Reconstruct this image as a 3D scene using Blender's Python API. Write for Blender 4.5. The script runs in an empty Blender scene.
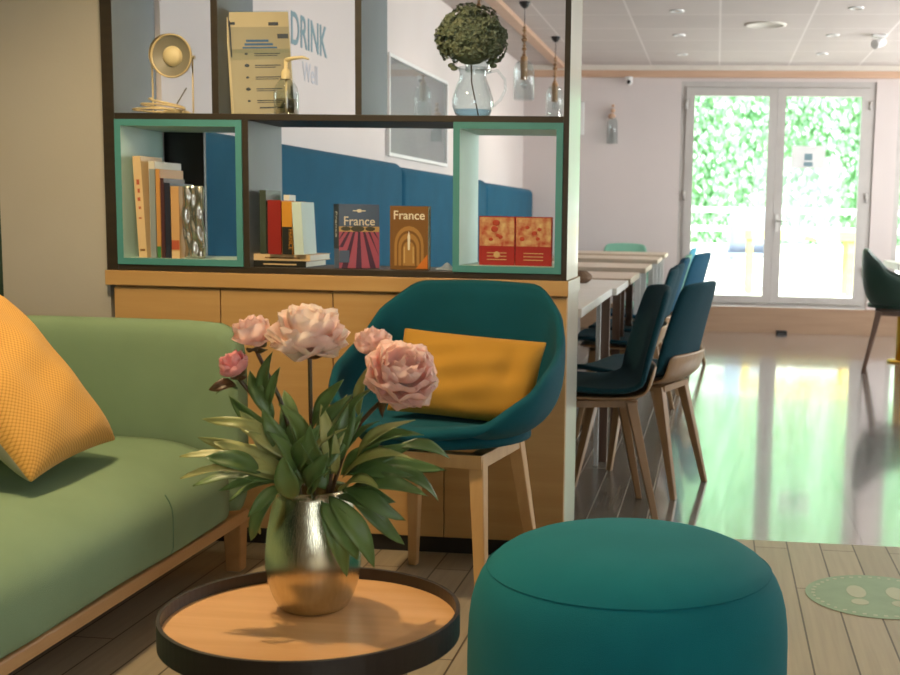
import bpy, bmesh, math, random
from mathutils import Vector, Matrix, Euler
random.seed(7)
SC = bpy.context.scene
COL = SC.collection
PI = math.pi

# ------------------------------------------------------------------ camera
cam_d = bpy.data.cameras.new('camera')
cam = bpy.data.objects.new('camera', cam_d); COL.objects.link(cam)
yaw, pitch, roll = .1201, .127, .0179
fw = Vector((-math.sin(yaw)*math.cos(pitch), math.cos(yaw)*math.cos(pitch), -math.sin(pitch)))
rt = Vector((math.cos(yaw), math.sin(yaw), 0)); up = rt.cross(fw)
rt2 = rt*math.cos(roll)+up*math.sin(roll); up2 = -rt*math.sin(roll)+up*math.cos(roll)
M3 = Matrix((rt2, up2, -fw)).transposed()
cam.matrix_world = Matrix.Translation((0, 0, 1.05)) @ M3.to_4x4()
cam_d.sensor_width = 36; cam_d.lens = 48.70
cam_d.shift_x = -.1286; cam_d.shift_y = .0372
cam_d.dof.use_dof = True; cam_d.dof.focus_distance = 2.5; cam_d.dof.aperture_fstop = 8.5
cam_d.clip_start = .05; cam_d.clip_end = 200
SC.camera = cam

# ------------------------------------------------------------------ light and exposure
SC.view_settings.view_transform = 'Standard'
SC.view_settings.look = 'None'
SC.view_settings.exposure = 0.0
SC.view_settings.gamma = 1
SC.view_settings.use_curve_mapping = False
W = bpy.data.worlds.new('world'); SC.world = W; W.use_nodes = True
bg = W.node_tree.nodes['Background']; bg.inputs[0].default_value = (.80, .90, 1, 1); bg.inputs[1].default_value = 5.0

def light(name, kind, loc, rot, power, col, size=None, size_y=None, spot=None, blend=.6):
    l = bpy.data.lights.new(name, kind); l.energy = power; l.color = col
    if kind == 'AREA':
        l.shape = 'RECTANGLE'; l.size = size; l.size_y = size_y or size
    elif kind in ('POINT', 'SPOT'):
        l.shadow_soft_size = size or .05
        if kind == 'SPOT': l.spot_size = size_y or 2.6; l.spot_blend = blend
    elif kind == 'SUN': l.angle = .02
    o = bpy.data.objects.new(name, l); COL.objects.link(o); o.location = loc; o.rotation_euler = rot
    return o
light('sun', 'SUN', (0, 14, 8), (math.radians(38), math.radians(12), 0), 11, (1, .95, .86))
WARM = (1, .77, .45)
# daylight through the windows of the right-hand wall (dining end)
light('daylight_dining', 'AREA', (2.915, 9.1, 1.5), (0, math.radians(90), 0), 100, (1, .93, .90), 1.5, 3.6)
light('daylight_walkway', 'AREA', (2.915, 5.2, 1.5), (0, math.radians(90), 0), 30, (.97, .97, .95), 1.5, 2.0)
# fill light added behind the camera, set in an invented back-wall window
light('lounge_fill', 'AREA', (1.6, -2.12, 1.4), (math.radians(90), 0, 0), 12, (1, .88, .74), 1.8, 1.8)
# ceiling lamps of the lounge
light('downlight_lamp', 'SPOT', (-1.40, 2.15, 2.38), (0, 0, 0), 130, WARM, .05, math.radians(150))
light('downlight_lamp.001', 'SPOT', (-.45, 1.0, 2.38), (0, 0, 0), 12, WARM, .06, math.radians(150))
light('downlight_lamp.002', 'SPOT', (-1.30, 2.85, 2.38), (0, 0, 0), 30, WARM, .04, math.radians(140))
light('downlight_lamp.003', 'SPOT', (.9, 2.6, 2.38), (0, 0, 0), 9, (1, .82, .62), .06, math.radians(150))
# ceiling lamps of the dining end
for i, y in enumerate((5.2, 7.4, 9.8)):
    light('dining_lamp' + ('.%03d' % i if i else ''), 'SPOT', (-.9, y, 2.38), (0, 0, 0), (8, 14, 20)[i], (1, .88, .78), .08, math.radians(160))

# ------------------------------------------------------------------ materials
def lin(h):
    if not isinstance(h, str): return tuple(h)+(1,)
    h = h.lstrip('#'); c = [int(h[i:i+2], 16)/255 for i in (0, 2, 4)]
    return tuple((x/12.92 if x <= .04045 else ((x+.055)/1.055)**2.4) for x in c)+(1,)

def mat(name, col, rough=.6, metal=0, col2=None, scale=8, stretch=(1, 1, 1), bump=0, bscale=200, bstretch=(1, 1, 1),
        spec=.5, sheen=0, trans=0, detail=3, coat=0, sub=0):
    m = bpy.data.materials.new(name); m.use_nodes = True
    nt = m.node_tree; b = nt.nodes['Principled BSDF']
    b.inputs['Base Color'].default_value = lin(col)
    b.inputs['Roughness'].default_value = rough; b.inputs['Metallic'].default_value = metal
    b.inputs['Specular IOR Level'].default_value = spec
    b.inputs['Sheen Weight'].default_value = sheen
    b.inputs['Transmission Weight'].default_value = trans
    b.inputs['Coat Weight'].default_value = coat
    if sub: b.inputs['Subsurface Weight'].default_value = sub; b.inputs['Subsurface Radius'].default_value = (.02, .01, .008)
    tc = nt.nodes.new('ShaderNodeTexCoord')
    def mapped(s):
        mp = nt.nodes.new('ShaderNodeMapping'); mp.inputs['Scale'].default_value = s
        nt.links.new(tc.outputs['Object'], mp.inputs[0]); return mp.outputs[0]
    n = nt.nodes.new('ShaderNodeTexNoise'); n.inputs['Scale'].default_value = scale; n.inputs['Detail'].default_value = detail
    nt.links.new(mapped(stretch), n.inputs[0])
    r = nt.nodes.new('ShaderNodeValToRGB'); r.color_ramp.elements[0].position = .32; r.color_ramp.elements[1].position = .68
    c1 = lin(col); c2 = lin(col2) if col2 else tuple(x*.93 for x in c1[:3])+(1,)
    r.color_ramp.elements[0].color = c1; r.color_ramp.elements[1].color = c2
    nt.links.new(n.outputs['Fac'], r.inputs[0]); nt.links.new(r.outputs[0], b.inputs['Base Color'])
    if bump:
        n2 = nt.nodes.new('ShaderNodeTexNoise'); n2.inputs['Scale'].default_value = bscale; n2.inputs['Detail'].default_value = 2
        nt.links.new(mapped(bstretch), n2.inputs[0])
        bp = nt.nodes.new('ShaderNodeBump'); bp.inputs['Strength'].default_value = bump; bp.inputs['Distance'].default_value = .002
        nt.links.new(n2.outputs['Fac'], bp.inputs['Height']); nt.links.new(bp.outputs[0], b.inputs['Normal'])
    return m

def mat_emit(name, col, s):
    m = mat(name, col); b = m.node_tree.nodes['Principled BSDF']
    b.inputs['Emission Color'].default_value = lin(col); b.inputs['Emission Strength'].default_value = s
    return m

def mat_glass(name, tint=(.96, .99, .98), gloss=.06, edge=.5, rough=.0):
    m = bpy.data.materials.new(name); m.use_nodes = True; nt = m.node_tree; nt.nodes.clear()
    o = nt.nodes.new('ShaderNodeOutputMaterial'); t = nt.nodes.new('ShaderNodeBsdfTransparent'); g = nt.nodes.new('ShaderNodeBsdfGlossy')
    t.inputs[0].default_value = tuple(tint)+(1,); g.inputs['Roughness'].default_value = rough
    lw = nt.nodes.new('ShaderNodeLayerWeight'); lw.inputs[0].default_value = .5
    mr = nt.nodes.new('ShaderNodeMapRange'); mr.inputs['To Min'].default_value = gloss; mr.inputs['To Max'].default_value = edge
    pw = nt.nodes.new('ShaderNodeMath'); pw.operation = 'POWER'; pw.inputs[1].default_value = 3
    nt.links.new(lw.outputs['Facing'], pw.inputs[0]); nt.links.new(pw.outputs[0], mr.inputs[0])
    x = nt.nodes.new('ShaderNodeMixShader'); nt.links.new(mr.outputs[0], x.inputs[0]); nt.links.new(t.outputs[0], x.inputs[1]); nt.links.new(g.outputs[0], x.inputs[2])
    nt.links.new(x.outputs[0], o.inputs[0]); return m

def mat_planks(name, c1, c2, mortar, pw, pl, gap, rough, turn=True, grain=1.0, bump=.25, off=(0, 0, 0), gstretch=(1, 22, 1), spec=.5, coat=0):
    m = bpy.data.materials.new(name); m.use_nodes = True; nt = m.node_tree; b = nt.nodes['Principled BSDF']
    tc = nt.nodes.new('ShaderNodeTexCoord'); mp = nt.nodes.new('ShaderNodeMapping')
    if turn: mp.inputs['Rotation'].default_value = (0, 0, PI/2)
    mp.inputs['Location'].default_value = off
    nt.links.new(tc.outputs['Object'], mp.inputs[0])
    br = nt.nodes.new('ShaderNodeTexBrick'); br.offset = .37 if turn else 0; br.offset_frequency = 2
    br.inputs['Scale'].default_value = 1; br.inputs['Brick Width'].default_value = pl; br.inputs['Row Height'].default_value = pw
    br.inputs['Mortar Size'].default_value = gap; br.inputs['Mortar Smooth'].default_value = .1; br.inputs['Bias'].default_value = 0
    br.inputs['Color1'].default_value = lin(c1); br.inputs['Color2'].default_value = lin(c2); br.inputs['Mortar'].default_value = lin(mortar)
    nt.links.new(mp.outputs[0], br.inputs[0])
    n = nt.nodes.new('ShaderNodeTexNoise'); n.inputs['Scale'].default_value = 3; n.inputs['Detail'].default_value = 5
    m2 = nt.nodes.new('ShaderNodeMapping'); m2.inputs['Scale'].default_value = gstretch
    nt.links.new(mp.outputs[0], m2.inputs[0]); nt.links.new(m2.outputs[0], n.inputs[0])
    mr = nt.nodes.new('ShaderNodeMapRange'); mr.inputs['From Min'].default_value = .3; mr.inputs['From Max'].default_value = .7
    mr.inputs['To Min'].default_value = 1-.16*grain; mr.inputs['To Max'].default_value = 1+.10*grain
    nt.links.new(n.outputs['Fac'], mr.inputs[0])
    mx = nt.nodes.new('ShaderNodeVectorMath'); mx.operation = 'SCALE'
    nt.links.new(br.outputs['Color'], mx.inputs[0]); nt.links.new(mr.outputs[0], mx.inputs['Scale'])
    nt.links.new(mx.outputs[0], b.inputs['Base Color'])
    b.inputs['Roughness'].default_value = rough; b.inputs['Specular IOR Level'].default_value = spec
    b.inputs['Coat Weight'].default_value = coat; b.inputs['Coat Roughness'].default_value = rough; b.inputs['Coat IOR'].default_value = 1.7
    bp = nt.nodes.new('ShaderNodeBump'); bp.inputs['Strength'].default_value = bump; bp.inputs['Distance'].default_value = .0015
    nt.links.new(n.outputs['Fac'], bp.inputs['Height']); nt.links.new(bp.outputs[0], b.inputs['Normal'])
    return m

def wood(name, c1, c2, axis='x', rough=.5):
    st = {'x': (1, 14, 14), 'y': (14, 1, 14), 'z': (14, 14, 1)}[axis]
    return mat(name, c1, rough, col2=c2, scale=2.2, stretch=st, detail=6, bump=.15, bscale=12, bstretch=st)

def fabric(name, c1, c2=None, sheen=.04, rough=.9): return mat(name, c1, rough, col2=c2, scale=5, bump=.5, bscale=700, sheen=sheen, spec=.2)

M = {}
M['wall_white'] = mat('wall_white', '#dcd2cc', .8, col2='#d8cdc6', scale=1.5, bump=.1, bscale=90)
M['wall_far'] = mat('wall_far_paint', '#d2c7c2', .8, col2='#cdc2bd', scale=1.5, bump=.1, bscale=90)
M['wall_beige'] = mat('wall_beige', '#b3ac9f', .75, col2='#aea698', scale=2, bump=.12, bscale=120)
M['wall_green'] = mat('wall_green', '#1e3a2c', .7)
M['ceiling_tile'] = mat_planks('ceiling_tile', '#c6b9b2', '#c0b3ac', '#d8cdc7', .62, .62, .008, .8, False, .2, .05, off=(.02, .06, 0), gstretch=(1, 1, 1))
M['ceiling_plain'] = mat('ceiling_plain', '#d8cfc2', .8)
M['floor_front'] = mat_planks('floor_light_planks', '#a3937b', '#978871', '#4a3b2b', .106, 1.15, .0025, .42, True, .7, off=(0, .053+.003, 0))
M['floor_dark'] = mat_planks('floor_dark_planks', '#6f6558', '#645a4e', '#b5aa9c', .104, 1.6, .0022, .22, True, .8, off=(.2, .0, 0))
M['floor_walk'] = mat_planks('floor_walkway_tiles', '#84817d', '#7c7975', '#4c4a46', .95, 4.5, .004, .075, True, 1.0, bump=.34, spec=.8, coat=.8, off=(0, .44, 0), gstretch=(60, 1.2, 1))
M['oak_front'] = wood('cabinet_oak', '#c39a62', '#b98e57', 'x', .42)
M['oak_edge'] = mat('panel_satin', '#c4c0b0', .28, col2='#bdb8a6', scale=3, coat=.3)
M['shelf_black'] = mat('shelf_dark_stain', '#33291c', .5, col2='#2a2218', scale=4, stretch=(1, 10, 10))
M['shelf_grey'] = mat('shelf_blue_grey', '#73797b', .55)
M['teal_edge'] = mat('insert_teal', '#4c8c88', .5)
M['mint_inner'] = mat('insert_mint', '#b5cfc4', .5)
M['plinth'] = mat('plinth_dark', '#1c1713', .6)
M['sofa'] = fabric('sofa_green_wool', '#829876', '#7c9270')
M['sofa_seam'] = fabric('sofa_seam', '#5f7c62')
M['oak_light'] = wood('light_oak', '#c9a06c', '#bd925e', 'z', .5)
M['oak_rail'] = wood('sofa_oak', '#b98d5c', '#ab8050', 'y', .5)
M['teal'] = fabric('teal_wool', '#0d505c', '#0b4954')
M['teal_seat'] = fabric('dining_teal', '#083a44', '#07333c')
M['teal_far'] = fabric('dining_blue', '#1c4f66', '#1a485e')
M['mint_seat'] = fabric('dining_mint', '#7fb39a', '#78ab93')
M['sky_seat'] = fabric('dining_sky', '#58a7bd', '#539fb4')
M['banq'] = fabric('banquette_blue', '#1d5870', '#1a5268')
M['pouf'] = fabric('pouf_teal', '#14727a', '#116a72')
M['mustard'] = fabric('mustard_cloth', '#b88733', '#b0802f')
M['dark_chair'] = mat('dark_green_shell', '#18352a', .5)
M['wal'] = wood('chair_leg_oak', '#9a7650', '#8c6a46', 'z', .45)
M['wal_dark'] = wood('chair_leg_walnut', '#6b5040', '#5f4636', 'z', .45)
M['table_wood'] = wood('dining_table_top', '#cdb8a0', '#c3ad94', 'x', .4)
M['table_white'] = mat('table_white', '#ddd8d0', .4)
M['white_metal'] = mat('white_metal', '#d9d6d0', .4)
M['rim_black'] = mat('table_rim_black', '#2a211a', .45, col2='#231b15')
M['table_oak'] = wood('side_table_oak', '#dba873', '#cf9a64', 'x', .4)
M['steel'] = mat('brushed_steel', '#d6ccb2', .22, 1, col2='#cbc1a6', scale=6, stretch=(25, 25, .4), bump=.25, bscale=20, bstretch=(30, 30, .3))
M['glass'] = mat_glass('clear_glass')
M['glass_obj'] = mat_glass('vessel_glass', (.93, .96, .96), .05, .75)
M['water'] = mat_glass('water_blue', (.70, .85, .93), .05, .5)
M['gel'] = mat_glass('gel', (.93, .88, .80), .05, .5)
M['leaf'] = mat('peony_leaf', '#6a8246', .42, col2='#4e6838', scale=9)
M['leaf_pale'] = mat('peony_leaf_pale', '#b5b06c', .45, col2='#8a9450', scale=9)
M['stem'] = mat('peony_stem', '#5c3526', .5, col2='#4a4a28', scale=14)
M['petal_cream'] = mat('petal_cream', '#fdf0e2', .6, col2='#fadfd2', scale=22, sub=.15)
M['petal_pink'] = mat('petal_pink', '#f3aeb0', .55, col2='#f6c2bc', scale=20, sub=.15)
M['petal_blush'] = mat('petal_blush', '#fad6cc', .6, col2='#fbe2d6', scale=22, sub=.15)
for k in ('petal_cream', 'petal_pink', 'petal_blush'):
    nt = M[k].node_tree; b = nt.nodes['Principled BSDF']; tr_ = nt.nodes.new('ShaderNodeBsdfTranslucent'); mx = nt.nodes.new('ShaderNodeMixShader')
    mx.inputs[0].default_value = .45; nt.links.new(b.inputs['Base Color'].links[0].from_socket, tr_.inputs[0])
    nt.links.new(b.outputs[0], mx.inputs[1]); nt.links.new(tr_.outputs[0], mx.inputs[2]); nt.links.new(mx.outputs[0], nt.nodes['Material Output'].inputs[0])
M['sepal'] = mat('sepal_red_green', '#6b3a22', .5, col2='#4a5026', scale=20)
M['hyd'] = mat('hydrangea_green', '#8a9276', .8, col2='#5f6b52', scale=40)
M['cream_metal'] = mat('cream_metal', '#d8c294', .35, col2='#d0b988')
M['lamp_grey'] = mat('lamp_grey_ring', '#8b8472', .4)
M['pump'] = mat('pump_cream', '#e2cf9f', .45)
M['paper'] = mat('paper_cream', '#cbbd98', .7)
M['paper_grey'] = mat('paper_grey', '#a9a186', .7)
M['ink'] = mat('print_ink', '#3c4550', .6)
M['ink_blue'] = mat('print_blue', '#3f6a94', .6)
M['paper_white'] = mat('paper_white', '#f0f0ee', .7)
M['letter'] = mat('letter_blue', '#7f9ba2', .7)
M['letter_pale'] = mat('letter_pale', '#c6c6cc', .7)
M['black'] = mat('black_plastic', '#17130f', .4)
M['white'] = mat('white_plastic', '#e8e6e2', .4)
M['beam'] = wood('beam_oak', '#cba78c', '#c19c80', 'x', .5)
M['door_frame'] = mat('door_frame_grey', '#bcb6b0', .45)
M['plinth_wood'] = wood('plinth_wood', '#a5866b', '#9b7c62', 'x', .5)
M['hedge'] = mat('hedge_leaf', '#86b88c', .6, col2='#b2d4ae', scale=9)
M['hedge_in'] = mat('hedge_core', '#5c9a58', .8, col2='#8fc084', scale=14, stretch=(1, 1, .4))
M['terrace'] = mat('terrace_stone', '#e8e4dc', .8, col2='#dedad0')
M['rail_white'] = mat('rail_white', '#f2f2ee', .5)
M['yellow_wood'] = wood('garden_table_wood', '#e6c77a', '#dcbc6c', 'x', .6)
M['grey_out'] = mat('garden_chair_grey', '#8f98a8', .6)
M['gold'] = mat('gold_metal', '#d8a63a', .3, .9)
M['bead'] = wood('bead_wood', '#9a7650', '#866340', 'z', .5)
M['sticker'] = mat('sticker_green', '#8fa588', .6, col2='#869c80', scale=14)
M['sticker_pale'] = mat('sticker_print', '#b3b79c', .6)
M['brown'] = mat('wicker_brown', '#7d6249', .8, col2='#5f4734', scale=60)
M['pic'] = mat('picture_grey', '#a7a3a6', .25, col2='#8e8c92', scale=2.5, detail=6)
M['food'] = mat('food_photo', '#d2b37c', .4, col2='#a83a22', scale=38, detail=4)
M['foil'] = mat('foil', '#c9c6bd', .22, .85, col2='#a8a59c', scale=20, bump=1.0, bscale=28)
for k, c in dict(cream='#d9b98a', white='#cfcabb', pale='#bfc3b8', grey='#8a9290', sage='#6d8273', orange='#c28a4a', maroon='#4a2a2c', navy='#252838',
                 tan='#c79b66', slate='#8793a0', red='#8e1f18', brick='#b4573a', amber='#c8892c', dark='#1d1f1c', green='#3f7a46', dkgreen='#3a4436',
                 mintwhite='#c6d8d0', bluegrey='#56657c', mauve='#7c5f74', rose='#b4596a', brown='#7c5426', bronze='#a97c40', sand='#caa566', purple='#543247',
                 redcover='#9c2019', food='#c9a26c', foodred='#b5452c', title='#e6dcc4', orange2='#d0752a', treedark='#4f4c38').items():
    M['bk_'+k] = mat('book_'+k, c, .45)

# ------------------------------------------------------------------ mesh helpers
class MB:
    def __init__(s): s.bm = bmesh.new(); s.mi = 0
    def _f(s, vs, mi=None, smooth=False):
        try: f = s.bm.faces.new(vs)
        except ValueError: return None
        f.material_index = s.mi if mi is None else mi; f.smooth = smooth; return f
    def box(s, x0, y0, z0, x1, y1, z1, rot=None, piv=None, mis=None):
        co = [(x0, y0, z0), (x1, y0, z0), (x1, y1, z0), (x0, y1, z0), (x0, y0, z1), (x1, y0, z1), (x1, y1, z1), (x0, y1, z1)]
        if rot:
            pv = Vector(piv if piv else ((x0+x1)/2, (y0+y1)/2, (z0+z1)/2)); R_ = Euler(rot).to_matrix()
            co = [R_ @ (Vector(c)-pv)+pv for c in co]
        v = [s.bm.verts.new(c) for c in co]
        # order: -z, +z, -y, +x, +y, -x
        for i, q in enumerate(((3, 2, 1, 0), (4, 5, 6, 7), (0, 1, 5, 4), (1, 2, 6, 5), (2, 3, 7, 6), (3, 0, 4, 7))):
            s._f([v[k] for k in q], mis[i] if mis else None)
        return s
    def tube(s, pts, rad, seg=10, cap=True, flat=1.0):
        pts = [Vector(p) for p in pts]; n = len(pts)
        if not hasattr(rad, '__len__'): rad = [rad]*n
        ref = None; rings = []
        for i, p in enumerate(pts):
            d = (pts[min(i+1, n-1)]-pts[max(i-1, 0)]).normalized()
            if ref is None: ref = Vector((0, 0, 1)) if abs(d.z) < .9 else Vector((1, 0, 0))
            a = ref - d*ref.dot(d)
            if a.length < 1e-5: a = d.orthogonal()
            a.normalize(); b = d.cross(a); ref = a
            rings.append([s.bm.verts.new(p+(a*math.cos(t)+b*math.sin(t)*flat)*rad[i]) for t in [2*PI*k/seg for k in range(seg)]])
        for i in range(n-1):
            for k in range(seg): s._f((rings[i][k], rings[i][(k+1) % seg], rings[i+1][(k+1) % seg], rings[i+1][k]), smooth=True)
        if cap: s._f(rings[0][::-1]); s._f(rings[-1])
        return s
    def bar(s, p, q, w0, w1, d0=None, d1=None):       # tapering rectangular leg
        p, q = Vector(p), Vector(q); d0 = d0 or w0; d1 = d1 or w1
        v = []
        for c, w, d in ((p, w0, d0), (q, w1, d1)):
            v.append([s.bm.verts.new(c+Vector((sx*w/2, sy*d/2, 0))) for sx, sy in ((-1, -1), (1, -1), (1, 1), (-1, 1))])
        for k in range(4): s._f((v[0][k], v[0][(k+1) % 4], v[1][(k+1) % 4], v[1][k]))
        s._f(v[0][::-1]); s._f(v[1]); return s
    def lathe(s, prof, seg=32, c=(0, 0, 0), axis='z', mis=None, close=False, smooth=True, sx=1, sy=1):
        rings = []
        for r, h in prof:
            ring = []
            for k in range(seg):
                t = 2*PI*k/seg; a, b = r*math.cos(t)*sx, r*math.sin(t)*sy
                p = (a, b, h) if axis == 'z' else ((a, -h, b) if axis == 'y' else (h, a, b))
                ring.append(s.bm.verts.new((p[0]+c[0], p[1]+c[1], p[2]+c[2])))
            rings.append(ring)
        for i in range(len(rings)-1):
            for k in range(seg): s._f((rings[i][k], rings[i][(k+1) % seg], rings[i+1][(k+1) % seg], rings[i+1][k]), mis[i] if mis else None, smooth)
        if close:
            if prof[0][0] > 1e-4: s._f(rings[0][::-1], mis[0] if mis else None)
            if prof[-1][0] > 1e-4: s._f(rings[-1], mis[-1] if mis else None)
        return s
    def grid(s, fn, nu, nv, wrap=False, mi=None, smooth=True):
        g = [[s.bm.verts.new(fn(i/(nu if wrap else nu-1), j/(nv-1))) for j in range(nv)] for i in range(nu)]
        for i in range(nu if wrap else nu-1):
            for j in range(nv-1): s._f((g[i][j], g[(i+1) % nu][j], g[(i+1) % nu][j+1], g[i][j+1]), mi, smooth)
        return g
    def ball(s, c, r, seg=14, rings=9, sq=(1, 1, 1)):
        c = Vector(c)
        def fn(u, v):
            t, p = 2*PI*u, PI*v
            return c+Vector((r*sq[0]*math.sin(p)*math.cos(t), r*sq[1]*math.sin(p)*math.sin(t), -r*sq[2]*math.cos(p)))
        s.grid(fn, seg, rings, wrap=True); return s
    def build(s, name, mats, parent=None, bevel=0, solid=0, sub=0, loc=None, rot=None, off=0, weld=True):
        if weld: bmesh.ops.remove_doubles(s.bm, verts=s.bm.verts, dist=1e-5)
        bmesh.ops.dissolve_degenerate(s.bm, dist=1e-6, edges=s.bm.edges)
        bmesh.ops.recalc_face_normals(s.bm, faces=s.bm.faces)
        me = bpy.data.meshes.new(name); s.bm.to_mesh(me); s.bm.free()
        if not isinstance(mats, (list, tuple)): mats = [mats]
        for m in mats: me.materials.append(M[m] if isinstance(m, str) else m)
        o = bpy.data.objects.new(name, me); COL.objects.link(o)
        if parent: o.parent = parent
        if loc: o.location = loc
        if rot: o.rotation_euler = rot
        if solid:
            md = o.modifiers.new('solid', 'SOLIDIFY'); md.thickness = solid; md.offset = off
        if bevel:
            md = o.modifiers.new('bevel', 'BEVEL'); md.width = bevel; md.segments = 2; md.limit_method = 'ANGLE'; md.angle_limit = math.radians(40)
        if sub:
            md = o.modifiers.new('sub', 'SUBSURF'); md.levels = sub; md.render_levels = sub
        return o

def tag(o, label, cat, group=None):
    o['label'] = label; o['category'] = cat
    if group: o['group'] = group
    return o
def struct(o, label=None):
    o['kind'] = 'structure'
    if label: o['label'] = label
    return o
def thing(name, label, cat, loc=(0, 0, 0), rz=0, group=None):
    o = bpy.data.objects.new(name, None); COL.objects.link(o); o.location = loc; o.rotation_euler = (0, 0, rz)
    o.empty_display_size = .05
    return tag(o, label, cat, group)
def dup(root, loc, rz=None, label=None, cat=None, group=None, swap=None, rot=None):
    def cp(o, par):
        c = o.copy(); COL.objects.link(c)
        if par: c.parent = par
        if swap and c.type == 'MESH':
            for a, b in swap.items():
                if c.data.materials and c.data.materials[0] == M[a]:
                    c.data = c.data.copy(); c.data.materials[0] = M[b]
        for ch in [x for x in kids.get(o.name, [])]: cp(ch, c)
        return c
    kids = {}
    for x in list(bpy.data.objects):
        if x.parent: kids.setdefault(x.parent.name, []).append(x)
    r = cp(root, None); r.location = loc
    if rz is not None: r.rotation_euler = (0, 0, rz)
    if rot is not None: r.rotation_euler = rot
    if label: r['label'] = label
    if cat: r['category'] = cat
    if group: r['group'] = group
    return r
def text(body, size, name, m, parent, loc, rot, ext=.0006, align='CENTER', sx=1.0, bold=0):
    cu = bpy.data.curves.new('t', 'FONT'); cu.body = body; cu.size = size; cu.extrude = ext; cu.align_x = align; cu.offset = bold
    to = bpy.data.objects.new('t', cu); COL.objects.link(to)
    me = bpy.data.meshes.new_from_object(to.evaluated_get(bpy.context.evaluated_depsgraph_get()))
    bpy.data.objects.remove(to); bpy.data.curves.remove(cu)
    me.name = name; me.materials.clear(); me.materials.append(M[m])
    for v in me.vertices: v.co.x *= sx
    o = bpy.data.objects.new(name, me); COL.objects.link(o); o.location = loc; o.rotation_euler = rot
    if parent: o.parent = parent
    return o
FRONT = (PI/2, 0, 0)           # text facing -Y

# ================================================================== structure
YS = 3.604       # shelf front
YF = 11.5        # far wall
def sbox(name, m, *a, **k): return struct(MB().box(*a).build(name, m, **k))
sbox('floor', 'floor_front', -2.3, -2.1, -.1, 3.0, 3.96, 0)
sbox('floor.001', 'floor_dark', -2.3, 3.96, -.1, -.2, YF+.1, 0)
sbox('floor.002', 'floor_walk', -.2, 3.96, -.1, 3.0, YF+.1, 0)
sbox('ceiling', 'ceiling_plain', -2.3, -2.1, 2.43, 3.0, 3.96, 2.55)
sbox('ceiling.001', 'ceiling_tile', -2.3, 3.96, 2.43, 3.0, YF, 2.55)
sbox('wall_left', 'wall_green', -2.34, -2.1, 0, -2.245, 3.63, 2.43)
sbox('wall_left.001', 'wall_white', -1.99, 3.905, 0, -1.83, YF, 2.43)
sbox('wall_front', 'wall_beige', -2.26, 3.63, 0, -1.885, 3.80, 2.43)
w = MB(); w.box(-2.34, -2.2, 0, .68, -2.1, 2.43); w.box(2.52, -2.2, 0, 3.0, -2.1, 2.43); w.box(.68, -2.2, 0, 2.52, -2.1, .48); w.box(.68, -2.2, 2.32, 2.52, -2.1, 2.43)
struct(w.build('wall_back', 'wall_beige', weld=False))
f = MB(); f.box(.68, -2.18, .48, .73, -2.13, 2.32); f.box(2.47, -2.18, .48, 2.52, -2.13, 2.32); f.box(.73, -2.18, .48, 2.47, -2.13, .53); f.box(.73, -2.18, 2.27, 2.47, -2.13, 2.32)
struct(f.build('window_4', 'door_frame', weld=False))  # frame of a window added, out of view, to house the fill light
struct(MB().box(.73, -2.16, .53, 2.47, -2.154, 2.27).build('window_5', 'glass'))  # pane of the same added window
# far wall around the glazed door (-.36 .. 1.40) and a window from 1.57 to 2.9
w = MB(); w.box(-1.99, YF, 0, -.36, YF+.15, 2.43); w.box(-.36, YF, 2.295, 1.40, YF+.15, 2.43); w.box(-.36, YF, 0, 1.40, YF+.15, .20)
w.box(1.40, YF, 0, 1.60, YF+.15, 2.43); w.box(1.60, YF, 0, 2.75, YF+.15, .25); w.box(1.60, YF, 2.295, 2.75, YF+.15, 2.43); w.box(2.75, YF, 0, 3.0, YF+.15, 2.43)
struct(w.build('wall_far', 'wall_far', weld=False))
# right wall with two long windows
w = MB(); w.box(2.9, -2.1, 0, 3.0, 4.1, 2.43); w.box(2.9, 4.1, 0, 3.0, YF+.15, .7); w.box(2.9, 4.1, 2.3, 3.0, YF+.15, 2.43)
w.box(2.9, 6.3, .7, 3.0, 7.2, 2.3); w.box(2.9, 11.0, .7, 3.0, YF+.15, 2.3)
struct(w.build('wall_right', 'wall_far', weld=False))
for n, (y0, y1) in enumerate(((4.1, 6.3), (7.2, 11.0))):
    e = struct(thing('window_%d' % (n+2), 'x', 'x')); del e['label']; del e['category']
    f = MB(); f.box(2.9, y0, .7, 2.97, y1, .76); f.box(2.9, y0, 2.24, 2.97, y1, 2.3); k = y0
    while k < y1+.01: f.box(2.9, k-.03, .7, 2.97, k+.03, 2.3); k += (y1-y0)/3
    f.build('window_frame', 'door_frame', e, weld=False)
    MB().box(2.93, y0, .76, 2.936, y1, 2.24).build('pane', 'glass', e)
struct(MB().box(-.36, YF-.05, 0, 3.0, YF, .235).build('baseboard_far', 'plinth_wood'))
struct(MB().box(-1.83, YF-.05, 0, -.36, YF, .235).build('baseboard_far.001', 'plinth_wood'))
struct(MB().box(-1.83, YF-.06, 2.325, 3.0, YF, 2.385).build('trim_1', 'beam'))
struct(MB().box(-1.83, YF-.09, 2.385, 3.0, YF, 2.43).build('trim_2', 'ceiling_plain'))
struct(MB().box(-1.51, 4.2, 2.395, -1.43, YF-.09, 2.43).build('trim_3', 'beam'))

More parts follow.
